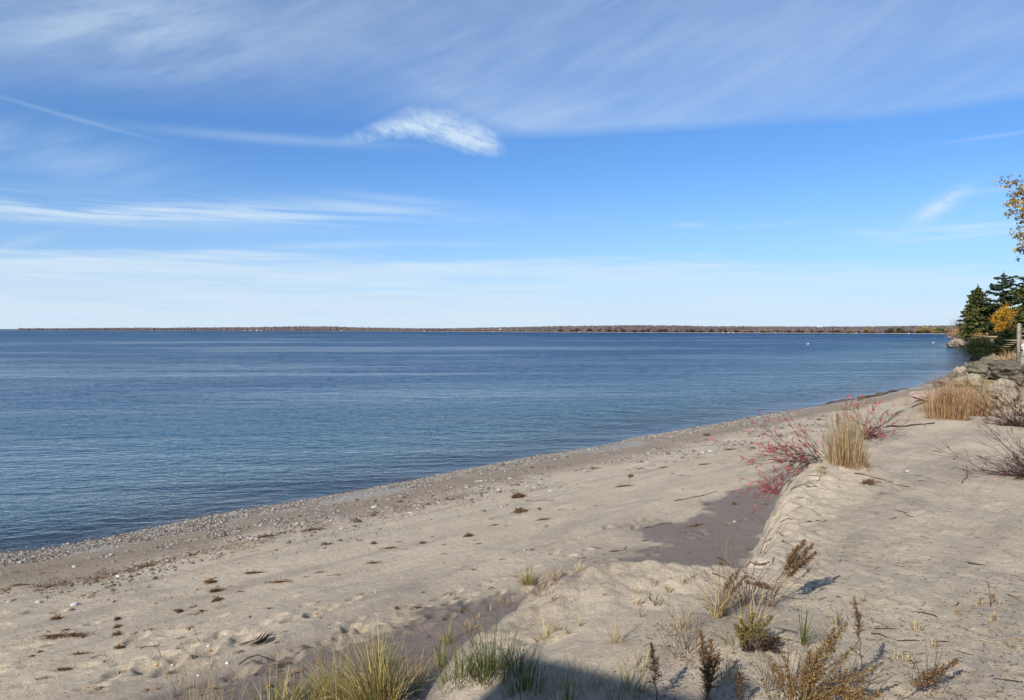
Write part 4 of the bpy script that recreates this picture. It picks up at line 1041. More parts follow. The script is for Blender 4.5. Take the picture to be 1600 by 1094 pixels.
# fine plant litter strewn over the dune top and the beach
for (nm, lab, x0, x1, y0, y1, cnt, mat, onlytop) in [('plant_litter', 'fine broken stalk and root litter strewn over the dune sand', 1000, 1640, 650, 1094, 3800, 'drift', True), ('dune_litter', 'fine broken straw bits strewn over the dune sand', 700, 1640, 700, 1094, 1500, 'straw_grass', True), ('beach_litter', 'fine dark crumbs strewn over the open beach sand', -20, 1200, 690, 1094, 2600, 'wrack', False)]:
    mb = MB(); k = 0
    while k < cnt:
        p = G(rng.uniform(x0, x1), rng.uniform(y0, y1)); k += 1
        top_e = sdist(np.array([p[0]]), np.array([p[1]]), EDGE, EDGE_POLY)[0]
        if onlytop and top_e < .2 or (not onlytop and (top_e > -.1 or p[2] < .15)) or p[1] > 30: continue
        if vnoise(p[:1] * .8, p[1:2] * .8, 5)[0] < -.15 and rng.random() < .7: continue
        a = rng.normal(.5, .9); L = rng.lognormal(math.log(.022), .5); d_ = np.array([math.cos(a), math.sin(a), rng.normal(0, .12)]); q = p + [0, 0, .003]
        w_ = rng.uniform(.0012, .0035); tube(mb, [q - d_ * L / 2, q + rng.normal(0, .15 * L, 3) * [1, 1, .2] + [0, 0, .002], q + d_ * L / 2], [w_, w_, w_ * .6], 3, rng.random())
    o = mb.build(nm, M[mat]); tag(o, lab, 'litter', kind='stuff')

# roots hanging out of the sand bank
for i in range(26):
    px = rng.uniform(1165, 1300); py = np.interp(px, [1165, 1204, 1234, 1252, 1270, 1300], [876, 838, 788, 750, 722, 694]) + rng.uniform(-6, 45)
    p = G(px, py); a = rng.uniform(2.2, 4.2); pts = [p + [0, 0, .01]]; L = rng.uniform(.15, .5)
    for k in range(8):
        a += rng.normal(0, .35); q = pts[-1] + np.array([math.cos(a), math.sin(a), 0]) * L / 8; q[2] = gz(q[0], q[1]) + .006 + (.02 * math.sin(k * .8)); pts.append(q)
    mb = MB(); tube(mb, pts, np.linspace(.005, .0015, 9), 4); o = mb.build('root', M['twig'], None, p); tag(o, 'thin dark root trailing over the crumbled face of the sand bank', 'root', 'roots on the sand bank')

# the wrack line along the foot of the gravel bank
mb = MB(); CL = [(0, 925), (60, 918), (150, 905), (250, 878), (330, 860), (420, 843), (480, 830), (540, 812), (640, 793), (760, 771)]
for i in range(2600):
    px = rng.uniform(0, 760); w_ = rng.normal(0, 1); py = pline(px, CL) + w_ * 3.5 + (rng.random() < .25) * rng.uniform(-10, 14)
    if vnoise(np.array([px / 38.0]), np.array([.5]), 8)[0] < -.12: continue
    p = G(px, py); a = rng.normal(.75, .6); L = rng.lognormal(math.log(.04), .5); d_ = np.array([math.cos(a), math.sin(a), rng.normal(0, .2)]); q = p + [0, 0, .006]; w_ = rng.uniform(.002, .006)
    tube(mb, [q - d_ * L / 2, q + rng.normal(0, .15 * L, 3) + [0, 0, .004], q + d_ * L / 2], [w_, w_, w_ * .6], 3, rng.random())
o = mb.build('wrack_line', M['wrack']); tag(o, 'broken dark line of weed crumbs along the inland edge of the gravel', 'weed line', kind='stuff')

# ------------------------------------------------------------------ boulders
def boulder(px, py, wpx, hpx, mat, label, seed, sink=.15, depth=.8, rz=0, blocky=.5, base=None):
    p = G(px, py) if base is None else np.array(base, float); dist = np.linalg.norm(p - CAM); W = wpx * .92 / 1200 * dist / 2; Hh = hpx * .9 / 1200 * dist
    v, f = ICO[5]; r = np.random.default_rng(seed); vv = v.copy()
    for k in range(14):                      # cleave flat facets
        n_ = r.normal(0, 1, 3); n_[2] *= .8; n_ /= np.linalg.norm(n_); dd = r.uniform(.58, .86); t_ = vv @ n_ - dd; vv = vv - np.where(t_ > 0, t_, 0)[:, None] * n_ * blocky * 1.5
    o_ = r.random(2) * 30; ln_ = np.linalg.norm(vv, axis=1, keepdims=True)
    ns = fbm(v[:, 0] * 1.6 + v[:, 2] * 1.3 + o_[0], v[:, 1] * 1.6 - v[:, 2] * .9 + o_[1], 5, seed, .55)
    led = .02 * np.sin((vv[:, 2] + .25 * vnoise(v[:, 0] * 2 + o_[0], v[:, 1] * 2, seed)) * 17)
    vv = vv * (1 + .42 * ns[:, None] + led[:, None] * blocky)
    vv = vv / np.abs(vv).max(0) * np.array([W, W * depth, Hh * (1 + sink) / 2]); c_, s_ = math.cos(rz), math.sin(rz)
    vv = np.stack([vv[:, 0] * c_ - vv[:, 1] * s_, vv[:, 0] * s_ + vv[:, 1] * c_, vv[:, 2]], 1); vv[:, 2] += Hh * (1 - sink) / 2
    mb = MB(); mb.add(vv + p, None, f, .5); o = mb.build('boulder', M[mat], None, p); return tag(o, label, 'boulder')

for i, a in enumerate([
    (1537, 592, 46, 30, 'rock_green', 'dark squarish boulder at the left end of the big ledge above the rust grass'),
    (1575, 594, 66, 34, 'rock_grey', 'long dark layered boulder forming the ledge at the right edge'),
    (1546, 583, 34, 24, 'rock_green', 'dark boulder on top between the two ledge blocks'),
    (1568, 611, 42, 20, 'rock_pale', 'smooth pale grey green boulder lying in front of the dark ledge'),
    (1562, 624, 46, 22, 'rock_pale', 'long cream boulder below the smooth grey green one'),
    (1578, 634, 34, 28, 'rock_pale', 'whitish streaked boulder beside the right edge shrub'),
    (1548, 640, 22, 22, 'rock_pale', 'small pale boulder at the right end of the rust grass'),
    (1500, 590, 22, 18, 'rock_pale', 'pale pointed boulder at the waterline left of the ledge'),
    (1518, 590, 24, 16, 'rock_pale', 'cream slab at the waterline just left of the ledge'),
    (1488, 594, 16, 14, 'rock_grey', 'small dark rock at the waterline left of the pale pointed one'),
    (1524, 604, 24, 20, 'rock_pale', 'weathered boulder half hidden by the tops of the rust grass'),
    (1500, 604, 30, 16, 'rock_pale', 'low boulder behind the rust grass near the water'),
    (1470, 604, 22, 9, 'rock_grey', 'flat dark rock at the waterline behind the rust grass'),
    (1448, 625, 60, 17, 'rock_pink', 'pinkish sloping slab left of the rust grass'),
    (1486, 622, 40, 20, 'rock_pink', 'pinkish boulder directly behind the rust grass'),
    (1590, 604, 22, 20, 'rock_grey', 'dark rock at the right edge beside the thick post'),
    (1598, 650, 30, 22, 'rock_pale', 'pale rock at the right edge under the reddish shrub'),
    (1495, 542.5, 26, 13, 'rock_pale', 'pale layered rock at the tip of the wooded point'),
    (1507, 543, 20, 15, 'rock_pale', 'second pale rock on the wooded point beside the dark bush'),
    (1485, 542, 12, 6, 'rock_grey', 'low dark rock touching the water at the very tip of the point'),
    (1516, 541, 14, 11, 'rock_pale', 'rock on the point partly behind the dark round bush'),
    (1522, 566, 24, 12, 'rock_grey', 'dark rock at the water under the round bush'),
    (1510, 578, 16, 12, 'rock_grey', 'dark rock at the water left of the ledge'),
]):
    boulder(a[0], a[1], a[2], a[3], a[4], a[5], 900 + i, rz=(i * .7) % 1.0 - .5, blocky=.9 if a[4] in ('rock_grey', 'rock_green') else .5)

# ------------------------------------------------------------------ trees
def leaves(mb, C, size, n=None, elong=1.0, val=None, flat=None):
    """quads scattered at centres C"""
    k = len(C); x_ = rng.normal(0, 1, (k, 3)); 
    if flat is not None: x_[:, 2] *= flat
    x_ /= np.linalg.norm(x_, axis=1, keepdims=True); y_ = np.cross(x_, rng.normal(0, 1, (k, 3))); y_ /= np.linalg.norm(y_, axis=1, keepdims=True)
    s_ = size * rng.uniform(.5, 1.2, (k, 1)); A_ = x_ * s_ * elong; B_ = y_ * s_ * .6
    V_ = np.stack([C - A_, C - B_, C + A_, C + B_], 1).reshape(-1, 3); Q_ = np.arange(k * 4).reshape(k, 4)
    mb.add(V_, Q_, None, np.repeat(rng.random(k) if val is None else np.clip(val + rng.normal(0, .18, k), 0, 1), 4))


def conifer(name, base, Ht, Rw, label, mat, droop=.1, gaps=.3, crown0=.08, whorl=24, leaf=.28, irr=.25, upturn=.0, shape=.85, seed=0, cat='tree'):
    r = np.random.default_rng(seed); base = np.array(base, float); t_ = thing(name, base, label, cat); mt, mc, mbr = MB(), MB(), MB()
    tube(mt, [base - [0, 0, .5], base + [0, 0, Ht * .5], base + [0, 0, Ht * .98]], [Ht * .022, Ht * .013, .03], 8)
    for k in range(whorl):
        f = crown0 + (1 - crown0) * (k + .5) / whorl; z = Ht * f; R_ = Rw * ((1 - f) / (1 - crown0)) ** shape * (1 if f > crown0 + .12 else .8) + .15
        for j in range(r.integers(4, 7)):
            if r.random() < gaps * .4: continue
            a = r.random() * 6.28; L = R_ * r.uniform(1 - irr * 1.6, 1 + irr * .6); p = base + [0, 0, z]
            e_ = p + [math.cos(a) * L, math.sin(a) * L, -droop * L + upturn * L]; m_ = (p + e_) / 2 + [0, 0, -.06 * L]
            tube(mbr, [p, m_, e_], [.05 + .012 * L, .04, .015], 4, r.random())
            n_ = int(14 + L * 26 / max(.6, leaf * 3)); ff = r.random(n_) ** .7
            C = p + (e_ - p) * ff[:, None]; C[:, 2] -= .06 * L * np.sin(ff * math.pi); C += r.normal(0, 1, (n_, 3)) * np.array([.16, .16, .07]) * (L * .45 + .4) * (.35 + .65 * np.sin(np.clip(ff, 0.1, .95) * math.pi))[:, None]
            leaves(mc, C, leaf, elong=1.3, val=r.uniform(.15, .75), flat=.45)
    leaves(mc, base + [0, 0, Ht] + r.normal(0, .12, (30, 3)) * [1, 1, 3], leaf * .8, val=.4)
    mt.build('trunk', M['bark'], t_); mbr.build('branches', M['bark'], t_); mc.build('crown', M[mat], t_, smooth=False); return t_


def broadleaf(name, base, Ht, Rx, Rz, label, mat, nclump=60, per=60, leaf=.16, trunk=.15, cz=.6, bare=0, seed=0, limbs=14, clump=.28, cat='tree', bark='bark', Ry=None, lowtrunk=True):
    r = np.random.default_rng(seed); base = np.array(base, float); t_ = thing(name, base, label, cat); mt, ml, mc = MB(), MB(), MB(); Ry = Ry or Rx
    c0 = base + [0, 0, Ht * cz]
    tube(mt, [base - [0, 0, .3], base + [.05 * Rx, 0, Ht * .3], c0 + [0, 0, Rz * .4]], [trunk, trunk * .75, trunk * .25], 8)
    cs = []
    for i in range(nclump):
        d_ = r.normal(0, 1, 3); d_ /= np.linalg.norm(d_); q = c0 + d_ * np.array([Rx, Ry, Rz]) * r.uniform(.35, 1.0) ** .6 * (1 + r.normal(0, .10)); cs.append(q)
    for i in range(limbs):
        q = cs[r.integers(0, nclump)]; st = base + [0, 0, Ht * r.uniform(.15, .5)]; m_ = (st + q) / 2 + [0, 0, -.08 * Ht * r.random()]
        tube(ml, [st, m_, q], [trunk * .4, trunk * .22, trunk * .05], 5)
        for j in range(3 if not bare else 9):
            s0 = st + (q - st) * r.uniform(.4, .95); e_ = s0 + (q - st) * .25 + r.normal(0, .12 * Ht, 3) * [1, 1, .6]; tube(ml, [s0, (s0 + e_) / 2 + r.normal(0, .02 * Ht, 3), e_], [trunk * .14, trunk * .08, trunk * .03], 3)
    if not bare:
        for q in cs:
            n_ = int(per * r.uniform(.5, 1.4)); C = q + r.normal(0, 1, (n_, 3)) * clump * np.array([Rx, Ry, Rz * .75]) * r.uniform(.55, 1.1)
            leaves(mc, C, leaf, val=r.uniform(.2, .85))
    mt.build('trunk', M[bark], t_); ml.build('branches', M[bark], t_)
    if mc.n: mc.build('crown', M[mat], t_, smooth=False)
    return t_


def at_d(px, d, py_base=None):
    """ground point in the photograph's column px at depth d"""
    x_ = (px - 800) / 1200 * d; return np.array([x_, d, gz(x_, d)])

def hgt_to(b_, py): return CAM[2] + (514 - py) / 1200 * b_[1] - b_[2]

b_ = at_d(1527, 205); conifer('spruce_tree', b_, hgt_to(b_, 450), 5.2, 'broad olive green evergreen, left of the two tall evergreens on the point', 'needles', droop=.22, gaps=.1, whorl=34, leaf=.34, irr=.25, shape=.46, crown0=.20, seed=1)
b_ = at_d(1520, 200); conifer('spruce_tree', b_, hgt_to(b_, 462), 3.2, 'slimmer evergreen growing into the left flank of the broad olive one', 'needles', droop=.2, gaps=.1, whorl=28, leaf=.32, irr=.3, shape=.6, crown0=.20, seed=2)
b_ = at_d(1566, 200); conifer('pine_tree', b_, hgt_to(b_, 430), 8.2, 'tallest dark pine with open layered branches on the point', 'needles_blue', droop=-.12, gaps=.9, whorl=26, leaf=.38, irr=.45, shape=.50, crown0=.08, seed=3)
b_ = at_d(1545, 207); conifer('spruce_tree', b_, hgt_to(b_, 478), 4.0, 'dark evergreen filling the gap between the two tall evergreens', 'needles_blue', droop=.1, gaps=.2, whorl=22, leaf=.36, irr=.3, shape=.5, crown0=.05, seed=4)
b_ = at_d(1600, 175); conifer('pine_tree', b_, hgt_to(b_, 474), 3.4, 'dark evergreen at the right edge behind the golden tree', 'needles', droop=.1, gaps=.2, whorl=22, leaf=.32, irr=.3, shape=.45, crown0=.08, seed=5)
b_ = at_d(1638, 120); t_ = conifer('pine_tree', b_, hgt_to(b_, 415), 5.4, 'near pine whose branch tips reach in at the right edge', 'needles', droop=-.25, gaps=.6, whorl=24, leaf=.24, irr=.3, shape=.35, crown0=.45, seed=6)
b_ = at_d(1573, 180); broadleaf('maple_tree', b_, hgt_to(b_, 472), 2.7, 3.4, 'golden orange leaved tree glowing in front of the dark pine', 'gold_leaf', 70, 70, .17, .14, .56, seed=7, clump=.22)
b_ = at_d(1498, 218); broadleaf('bare_tree', b_, hgt_to(b_, 482), 3.2, 3.0, 'leafless grey tree leaning out at the tip of the point', 'grey_scrub', 40, 0, .1, .12, .55, bare=1, seed=8, limbs=34, bark='bark_pale')
b_ = at_d(1505, 210); broadleaf('autumn_shrub', b_, hgt_to(b_, 507), 3.5, 1.5, 'orange leaved shrub above the rocks of the point', 'orange_leaf', 44, 46, .16, .08, .55, seed=9, cat='shrub', clump=.22)
b_ = at_d(1533, 192); broadleaf('autumn_shrub', b_, hgt_to(b_, 511), 1.7, 1.2, 'small orange shrub under the broad olive evergreen', 'orange_leaf', 24, 40, .15, .06, .55, seed=10, cat='shrub')
b_ = at_d(1497, 207); broadleaf('bare_shrub', b_, 2.3, 2.2, 1.0, 'greyish scrub hanging over the rocks at the tip of the point', 'grey_scrub', 34, 40, .11, .05, .5, seed=11, cat='shrub')
b_ = at_d(1520, 200); broadleaf('bare_shrub', b_, 2.0, 2.6, .9, 'brownish grey scrub behind the dark round bush', 'grey_scrub', 34, 40, .11, .05, .5, seed=12, cat='shrub')
b_ = at_d(1530, 110); b_[2] = .7; broadleaf('cedar_bush', b_, 3.2, 1.7, 1.35, 'large dark green rounded bush beside the water', 'cedar_leaf', 110, 130, .09, .12, .50, seed=13, cat='bush', clump=.20, limbs=6)
b_ = at_d(1573, 104); b_[2] = 1.25; conifer('cedar_bush', b_, hgt_to(b_, 516), 2.0, 'dark green cone shaped bush right of the rounded one', 'cedar_leaf', droop=-.3, gaps=0, whorl=26, leaf=.15, irr=.12, shape=.60, crown0=.01, seed=14, cat='bush')
# near tree: trunk right of the frame, its yellowing branches reach in
b_ = at_d(1800, 21); t_ = thing('poplar_tree', b_, 'yellow leaved branches of a near tree hanging in at the upper right edge', 'tree'); mt, ml, mc = MB(), MB(), MB()
tube(mt, [b_ - [0, 0, .3], b_ + [.1, 0, 3.5], b_ + [-.1, .1, 7.5], b_ + [.1, 0, 10]], [.22, .18, .12, .04], 10)
r = np.random.default_rng(77)
for i, (px, py, dd) in enumerate([(1568, 288, 0), (1580, 303, .3), (1572, 318, -.3), (1590, 300, .6), (1578, 335, .2), (1590, 330, -.2), (1596, 345, .4), (1590, 365, -.4), (1594, 383, 0), (1584, 392, .3), (1600, 310, 0), (1612, 350, .5), (1620, 295, .3), (1630, 330, 0), (1640, 270, 0), (1650, 380, .4), (1660, 240, .2), (1680, 300, -.2)]):
    d_ = 21 + dd; e_ = np.array([(px - 800) / 1200 * d_, d_, CAM[2] + (514 - py) / 1200 * d_ - (0)]); s0 = b_ + [0, 0, e_[2] - b_[2] + r.uniform(-1.2, .2)]
    pts = [s0 + (e_ - s0) * f + np.array([0, 0, .25 * math.sin(f * 3.1)]) + r.normal(0, .03, 3) for f in np.linspace(0, 1, 9)]; pts[-1] = e_
    tube(ml, pts, np.linspace(.035, .004, 9), 5)
    for j in range(48):
        f = 1 - r.random() ** 1.5 * .6; k = f * 8; k0 = min(int(k), 7); q = pts[k0] + (pts[k0 + 1] - pts[k0]) * (k - k0); e2 = q + r.normal(0, .10, 3) + [0, 0, -.03]
        tube(ml, [q, e2], [.004, .002], 3); n_ = r.integers(3, 7); leaves(mc, e2 + r.normal(0, .04, (n_ + 3, 3)), .045, val=r.random())
for i in range(500):
    q = b_ + [0, 0, 6.8] + r.normal(0, 1, 3) * [1.3, 1.2, 1.6]
    if to_px(q)[0] < 1612: continue
    leaves(mc, q + r.normal(0, .12, (8, 3)), .04, val=r.random())
mt.build('trunk', M['bark'], t_); ml.build('branches', M['bark'], t_); mc.build('crown', M['yellow_leaf'], t_, smooth=False)

# ------------------------------------------------------------------ posts, deck, railings, white shed on the point
b_ = at_d(1592, 62); mb = MB(); hh = hgt_to(b_, 506); box(mb, b_ + [0, 0, hh / 2 - .2], (.22, .22, hh + .4), .2, .4)
tube(mb, [b_ + [0, 0, hh - .01], b_ + [0, 0, hh + .06]], [.14, .02], 4, .6)
for z_ in (.25, .8): box(mb, b_ + [0, -.12, hh * z_], (.27, .03, .10), .2, .9)
o = mb.build('post', M['grey_wood'], None, b_); tag(o, 'tall weathered grey wooden post standing alone at the right edge', 'post')
b_ = at_d(1600.5, 38); mb = MB(); hh = hgt_to(b_, 556); box(mb, b_ + [0, 0, hh / 2 - .2], (.26, .26, hh + .4), .1, .2); box(mb, b_ + [0, 0, hh + .02], (.32, .32, .05), .1, .7)
o = mb.build('post', M['grey_wood'], None, b_); tag(o, 'thick shorter post cut by the right edge beside the dark rock', 'post')
# deck with railing and steps
b_ = at_d(1592, 92); t_ = thing('wooden_deck', b_, 'pale wooden deck with railing and steps behind the grey post', 'deck'); z1 = hgt_to(b_, 531)
md = MB(); box(md, b_ + [.9, 0, z1 - .06], (3.4, 3, .12), 0, .6); md.build('platform', M['tan_wood'], t_)
for k in range(5): mp = MB(); box(mp, b_ + [-.7 + k * .8, -1.4, (z1 + 1.0) / 2 - .05], (.10, .10, z1 + 1.0), 0, .3 + .1 * k); mp.build('rail_post', M['grey_wood'], t_)
mr = MB(); box(mr, b_ + [.9, -1.4, z1 + .98], (3.5, .14, .07), 0, .8); mr.build('handrail', M['tan_wood'], t_)
mr = MB(); box(mr, b_ + [.9, -1.4, z1 + .52], (3.4, .05, .09), 0, .5); mr.build('rail', M['tan_wood'], t_)
for k in range(4): ms_ = MB(); box(ms_, b_ + [-.9 - .35 * k, -.6, z1 - .12 - .22 * k], (.36, 1.4, .06), 0, .5); ms_.build('step', M['tan_wood'], t_)
b_ = at_d(1596, 70); t_ = thing('stair_rail', b_, 'white sloping handrail on the bank at the right edge', 'railing'); z0, z1_ = hgt_to(b_, 545), hgt_to(b_, 536)
mr = MB(); tube(mr, [b_ + [-.35, 0, z0], b_ + [.9, 0, z1_ + .35]], [.045, .045], 6); mr.build('handrail', M['white_wall'], t_)
for k in range(3): mp = MB(); f = k / 2; tube(mp, [b_ + [-.35 + 1.2 * f, 0, -.2], b_ + [-.35 + 1.2 * f, 0, z0 + (z1_ + .35 - z0) * f]], [.03, .03], 6); mp.build('rail_post', M['white_wall'], t_)
# low retaining wall / rail line behind the bushes
p1, p2 = at_d(1519, 190), at_d(1562, 178); p1[2] = p2[2] = CAM[2] + (514 - 526.5) / 1200 * 184; mb = MB(); dd = p2 - p1; box(mb, (p1 + p2) / 2 + [0, 0, .10], (np.linalg.norm(dd[:2]), .35, .28), math.atan2(dd[1], dd[0]), .7)
o = mb.build('low_wall', M['tan_wood'], None, (p1 + p2) / 2); tag(o, 'low tan timber wall running behind the two dark bushes', 'wall')
p1, p2 = at_d(1552, 150), at_d(1562, 128); t_ = thing('stair_flight', p1, 'wooden steps going down the bank between the two dark bushes', 'stairs')
for k in range(6):
    f = k / 5; q = p1 + (p2 - p1) * f; q[2] = CAM[2] + (514 - (527 + 14 * f)) / 1200 * q[1]; ms_ = MB(); box(ms_, q, (1.2, .35, .08), -.9, .5); ms_.build('step', M['tan_wood'], t_)
b_ = at_d(1549, 235); t_ = thing('white_shed', b_, 'tiny white shed glimpsed under the tall pine', 'shed'); z_ = b_[2]
mw = MB(); box(mw, b_ + [0, 0, 1.1], (2.6, 2.4, 2.4), .3, .5); mw.build('wall', M['white_wall'], t_)
mr = MB(); ca_, sa_ = math.cos(.3), math.sin(.3)
V_ = [(-1.5, -1.4, 2.25), (1.5, -1.4, 2.25), (1.5, 1.4, 2.25), (-1.5, 1.4, 2.25), (-1.5, 0, 3.3), (1.5, 0, 3.3)]; V_ = [(x_ * ca_ - y_ * sa_ + b_[0], x_ * sa_ + y_ * ca_ + b_[1], zz_ + b_[2]) for x_, y_, zz_ in V_]
mr.add(V_, [(0, 1, 5, 4), (2, 3, 4, 5), (0, 3, 2, 1)], [(0, 4, 3), (1, 2, 5)]); mr.build('roof', M['roof_grey'], t_, smooth=False)
md = MB(); box(md, b_ + [.35, -1.22, .85], (.8, .06, 1.8), .3, .5); md.build('door', M['roof_grey'], t_)

# ------------------------------------------------------------------ unseen flat roofed block added behind the camera to shade the bottom foreground
tn = math.tan(SUN_EL); gp = G(822, 1022); back = 11.5; pk = gp + np.array([-SH[0] * back, -SH[1] * back, back * tn])
Dv = np.array([.829, -.559, 0]); Bv = np.array([-.559, -.829, 0]); t_ = thing('shadow_block', (pk[0], pk[1], 2.4), 'unseen flat roofed block added behind the viewer to cast the shadow on the sand', 'shadow_block')
mw, mr, mc_ = MB(), MB(), MB(); aw = math.atan2(Dv[1], Dv[0]); zr = pk[2]
box(mr, pk + Dv * 4.2 + Bv * 3.2 + [0, 0, -.13], (8.4, 6.4, .26), aw, .4)
box(mw, np.array([*(pk + Dv * 4.3 + Bv * 3.3)[:2], (zr - .26 + 1.8) / 2]), (7.8, 5.8, zr - .26 - 1.8 - .004), aw, .5)
box(mc_, pk + Dv * 1.7 + Bv * .25 + [0, 0, .18], (.26, .26, .40), aw, .4)  # small box added on the roof to cast a second bit of shadow
mw.build('wall', M['white_wall'], t_, smooth=False); rf_ = mr.build('roof', M['roof_grey'], t_, smooth=False); mc_.build('shadow_box', M['roof_grey'], t_, smooth=False)

# ------------------------------------------------------------------ far shore
FW = [(-500, 515.6), (0, 516.0), (250, 516.6), (500, 517.5), (700, 518.4), (900, 519.4), (1100, 520.3), (1300, 521.2), (1480, 522.2), (1700, 523.2), (2100, 525)]
FT = [(-500, 515.5), (0, 515.2), (40, 513.8), (100, 513.3), (170, 512.6), (210, 512.2), (260, 512.5), (300, 511.8), (400, 511.3), (470, 510), (520, 510.3), (560, 511.6), (640, 513), (700, 513.2), (760, 511.8), (810, 511.2), (860, 509.6), (930, 509.2), (990, 508.2), (1060, 508.6), (1100, 509.8), (1180, 510), (1280, 510.5), (1360, 510), (1440, 509), (1500, 508.6), (1700, 507), (2100, 505)]
def fdist(px): return 6000 / (np.interp(px, *zip(*FW)) - 514)
mb = MB(); cols = np.linspace(-450, 2050, 500); prof = [0, .012, .03, .08, .2, .45, 1.0, 1.6]; V_ = []
for c_ in cols:
    D0 = fdist(c_) ; zt = CAM[2] + (514 - np.interp(c_, *zip(*FT))) / 1200 * D0 * 1.38
    for k, f in enumerate(prof):
        D = D0 * (1 + f * .38); x_ = (c_ - 800) / 1200 * D; z = [-.6, .25, .9, 1.4][k] if k < 4 else 1.4 + (zt - 1.4 - D0 * .0022) * sst(0, 1, (k - 3) / 3) * (1 if k < 7 else .7)
        V_.append((x_, D, z))
nP = len(prof); i = np.arange(len(cols) * nP).reshape(len(cols), nP)[:-1, :-1].ravel(); mb.add(V_, np.stack([i, i + nP, i + nP + 1, i + 1], 1), None, .5)
m, nt, b = newmat('far_land'); P = geo_pos(nt); sz_ = nt.nodes.new('ShaderNodeSeparateXYZ'); nt.links.new(P.s, sz_.inputs[0]); zE = E(nt, sz_.outputs[2])
c = mixc(nt, noise(nt, P, .02, 5, .7).ramp(.4, .6), (.085, .06, .05), (.055, .055, .035)); c = mixc(nt, noise(nt, P, .006, 3, .5).ramp(.58, .66, 0, .7), c, (.10, .12, .05)); c = mixc(nt, zE.ramp(.6, 1.2), (.27, .24, .20), c)
nt.links.new(c.s, b.inputs['Base Color']); b.inputs['Roughness'].default_value = .95; b.inputs['Specular IOR Level'].default_value = 0
M['far_land'] = m; g = mb.build('hills', m); g['kind'] = 'structure'; g['label'] = 'low wooded hills along the far side of the bay'
# the far wood: thousands of small crowns in one object
mb = MB(); r = np.random.default_rng(5); K = 14000; cvar = [stone_var(2, 1.0, 600 + i, .30) for i in range(6)]
pc = r.uniform(30, 1640, K); dp = r.random(K) ** 1.4; D0 = fdist(pc); D = D0 * (1 + .38 * (.03 + dp * .97)); 
zt = CAM[2] + (514 - np.interp(pc, *zip(*FT))) / 1200 * D0 * 1.38; kk = np.interp(dp, [0, .08, .2, .45, 1], [3, 3, 4, 5, 6]); zb_ = 1.4 + (zt - 1.4 - D0 * .0022) * sst(0, 1, (kk - 3) / 3)
rad = D0 * .0019 * r.uniform(.45, 1.0, K) * np.interp(pc, [0, 900, 1500], [.9, 1, 1]); pos = np.stack([(pc - 800) / 1200 * D, D, zb_ + rad * .5], 1)
shade = np.clip(.5 + .9 * vnoise(pc / 45.0, dp * 4, 3) + r.normal(0, .24, K), 0, 1); wv = r.integers(0, 6, K)
for i in range(6):
    vv, f = cvar[i]; m_ = wv == i; n_ = m_.sum(); VV = vv[None] * rad[m_][:, None, None] * [1, 1, .85] + pos[m_][:, None]; mb.add(VV.reshape(-1, 3), None, (f[None] + (np.arange(n_) * len(vv))[:, None, None]).reshape(-1, 3), np.repeat(shade[m_], len(vv)))
o = mb.build('forest', M['forest']); tag(o, 'russet autumn wood covering the far shore of the bay', 'forest', kind='stuff')
# distinct trees along the nearer right part of the far shore
def crown_mesh(name, mat, seed):
    r = np.random.default_rng(seed); mb = MB(); cs = r.normal(0, 1, (26, 3)); cs /= np.linalg.norm(cs, axis=1, keepdims=True); cs = cs * [.75, .75, .8] * r.uniform(.5, 1, (26, 1)) + [0, 0, 1.05]
    for q in cs:
        if q[2] < .25: q[2] = .35
        leaves(mb, q + r.normal(0, .16, (34, 3)), .11, val=r.uniform(.2, .8))
    return mb.mesh(name, M[mat], False)
mb = MB(); tube(mb, [(0, 0, -.2), (.02, 0, .5), (0, 0, 1.2)], [.09, .06, .02], 6); TRK = mb.mesh('trunk', M['bark'])
WC = [crown_mesh('crown', 'willow_leaf', 40 + i) for i in range(3)]; RC = [crown_mesh('crown', 'russet_leaf', 50 + i) for i in range(3)]; DC = [crown_mesh('crown', 'needles', 60 + i) for i in range(2)]
def far_tree(px, hpx, wpx, kind, label, group=None, off=1.012):
    D = fdist(px) * off; p = np.array([(px - 800) / 1200 * D, D, .9]); hh = hpx / 1200 * D; ww = wpx / 1200 * D / 1.9
    o = bpy.data.objects.new({'w': 'willow_tree', 'r': 'russet_tree', 'd': 'dark_tree'}[kind], None); COL.objects.link(o); o.location = p; o.scale = (ww, ww, hh / 1.95); tag(o, label, 'tree', group)
    for me, nme in ((TRK, 'trunk'), (random.choice({'w': WC, 'r': RC, 'd': DC}[kind]), 'crown')): c_ = bpy.data.objects.new(nme, me); COL.objects.link(c_); c_.parent = o; c_.rotation_euler[2] = random.random() * 6
for (px, h_, w_, l_) in [(1352, 8, 12, 'small golden willow left of the dark patch on the far shore'), (1436, 9.5, 12, 'leftmost of the golden willows near the end of the far shore'), (1447, 11, 14, 'broad golden willow in the row near the end of the far shore'), (1459, 10, 12, 'third golden willow of the row near the end of the far shore'), (1483, 11, 15, 'rounded tan willow just left of the wooded point'), (1496, 9, 12, 'tan willow partly behind the wooded point')]:
    far_tree(px, h_, w_, 'w', l_)
for i in range(46):
    px = 880 + i * 13.5 + random.uniform(-5, 5)
    far_tree(px, random.uniform(3, 6), random.uniform(6, 13), random.choice('rrrrrw') if px > 1150 else 'r', 'small distant autumn tree in the shoreline row across the bay', 'shoreline trees across the bay', 1.01)
for (px, h_, w_) in [(1466, 8.5, 9), (1474, 8, 8), (1405, 8.5, 14), (1392, 8, 12)]: far_tree(px, h_, w_, 'd', 'dark green tree among the golden willows on the far shore', 'dark trees among the willows')
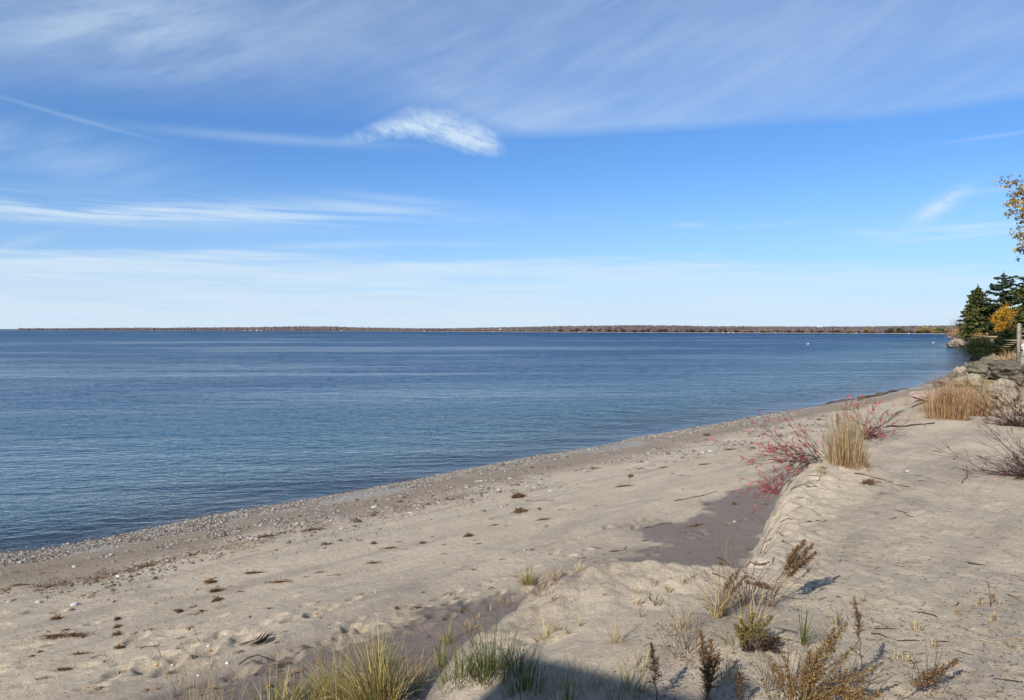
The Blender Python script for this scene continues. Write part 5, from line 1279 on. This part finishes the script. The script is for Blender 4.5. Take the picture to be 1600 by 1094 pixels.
# tiny houses on the far shore
mb = MB(); box(mb, (0, 0, .4), (1.6, 1, .9), 0, .5); HW = mb.mesh('wall', M['white_wall'], False)
mb = MB(); mb.add([(-.9, -.6, .82), (.9, -.6, .82), (.9, .6, .82), (-.9, .6, .82), (-.9, 0, 1.3), (.9, 0, 1.3)], [(0, 1, 5, 4), (2, 3, 4, 5), (0, 3, 2, 1)], [(0, 4, 3), (1, 2, 5)]); HR = mb.mesh('roof', M['roof_grey'], False)
mb = MB(); box(mb, (-.4, -.51, .45), (.3, .04, .3), 0, .5); HN = mb.mesh('window', M['glass_dark'], False)
for px, s_, up_ in [(383, 2.0, 0), (392, 2.2, 0), (402, 2.6, 0), (408, 2.2, 0), (534, 1.6, .4), (663, 2.0, .3), (770, 1.4, .5), (782, 2.6, 3.4), (868, 1.6, .6), (905, 2.2, 0), (921, 1.6, 0), (1130, 1.8, .3), (1138, 2.0, .2), (1146, 1.8, .2), (1212, 1.6, .3), (1258, 1.6, .3), (1338, 1.8, .5), (1420, 2, .2)]:
    D = fdist(px) * 1.006; p = ((px - 800) / 1200 * D, D, .3 + up_ / 1200 * D); s__ = s_ / 1200 * D * .6
    o = bpy.data.objects.new('lake_house', None); COL.objects.link(o); o.location = p; o.scale = (s__,) * 3; o.rotation_euler[2] = random.uniform(-.4, .4); tag(o, 'tiny white house at the foot of the far wooded shore', 'house', 'white houses on the far shore')
    for me, nme in ((HW, 'wall'), (HR, 'roof'), (HN, 'window')): c_ = bpy.data.objects.new(nme, me); COL.objects.link(c_); c_.parent = o
# two white birds resting on the water
for px, py, l_ in [(1458, 536, 'white water bird floating near the wooded point'), (1262, 538, 'white water bird floating far out on the middle of the bay')]:
    q = at_z(px, py, 0); p = np.array([q[0], q[1], 0]); t_ = thing('gull', p, l_, 'bird'); vv, f = ICO[2]
    mb = MB(); w_ = vv * [.34, .15, .14]; w_[:, 2] += .10 * np.clip(-vv[:, 0], 0, 1) ** 2; mb.add(w_ + p + [0, 0, .08], None, f); tube(mb, [p + [.22, 0, .12], p + [.30, 0, .26], p + [.34, 0, .33]], [.07, .05, .05], 8); mb.add(vv * [.075, .055, .055] + p + [.37, 0, .35], None, f); mb.build('body', M['gull_white'], t_)
    mb = MB(); tube(mb, [p + [.42, 0, .35], p + [.51, 0, .335]], [.02, .005], 5); mb.build('beak', M['pebble_ochre'], t_)
    mb = MB(); mb.add(vv * [.30, .165, .07] + p + [-.06, 0, .17], None, f); mb.build('wings', M['gull_grey'], t_)
for o in _ORI:
    if '_o' in o: del o['_o']
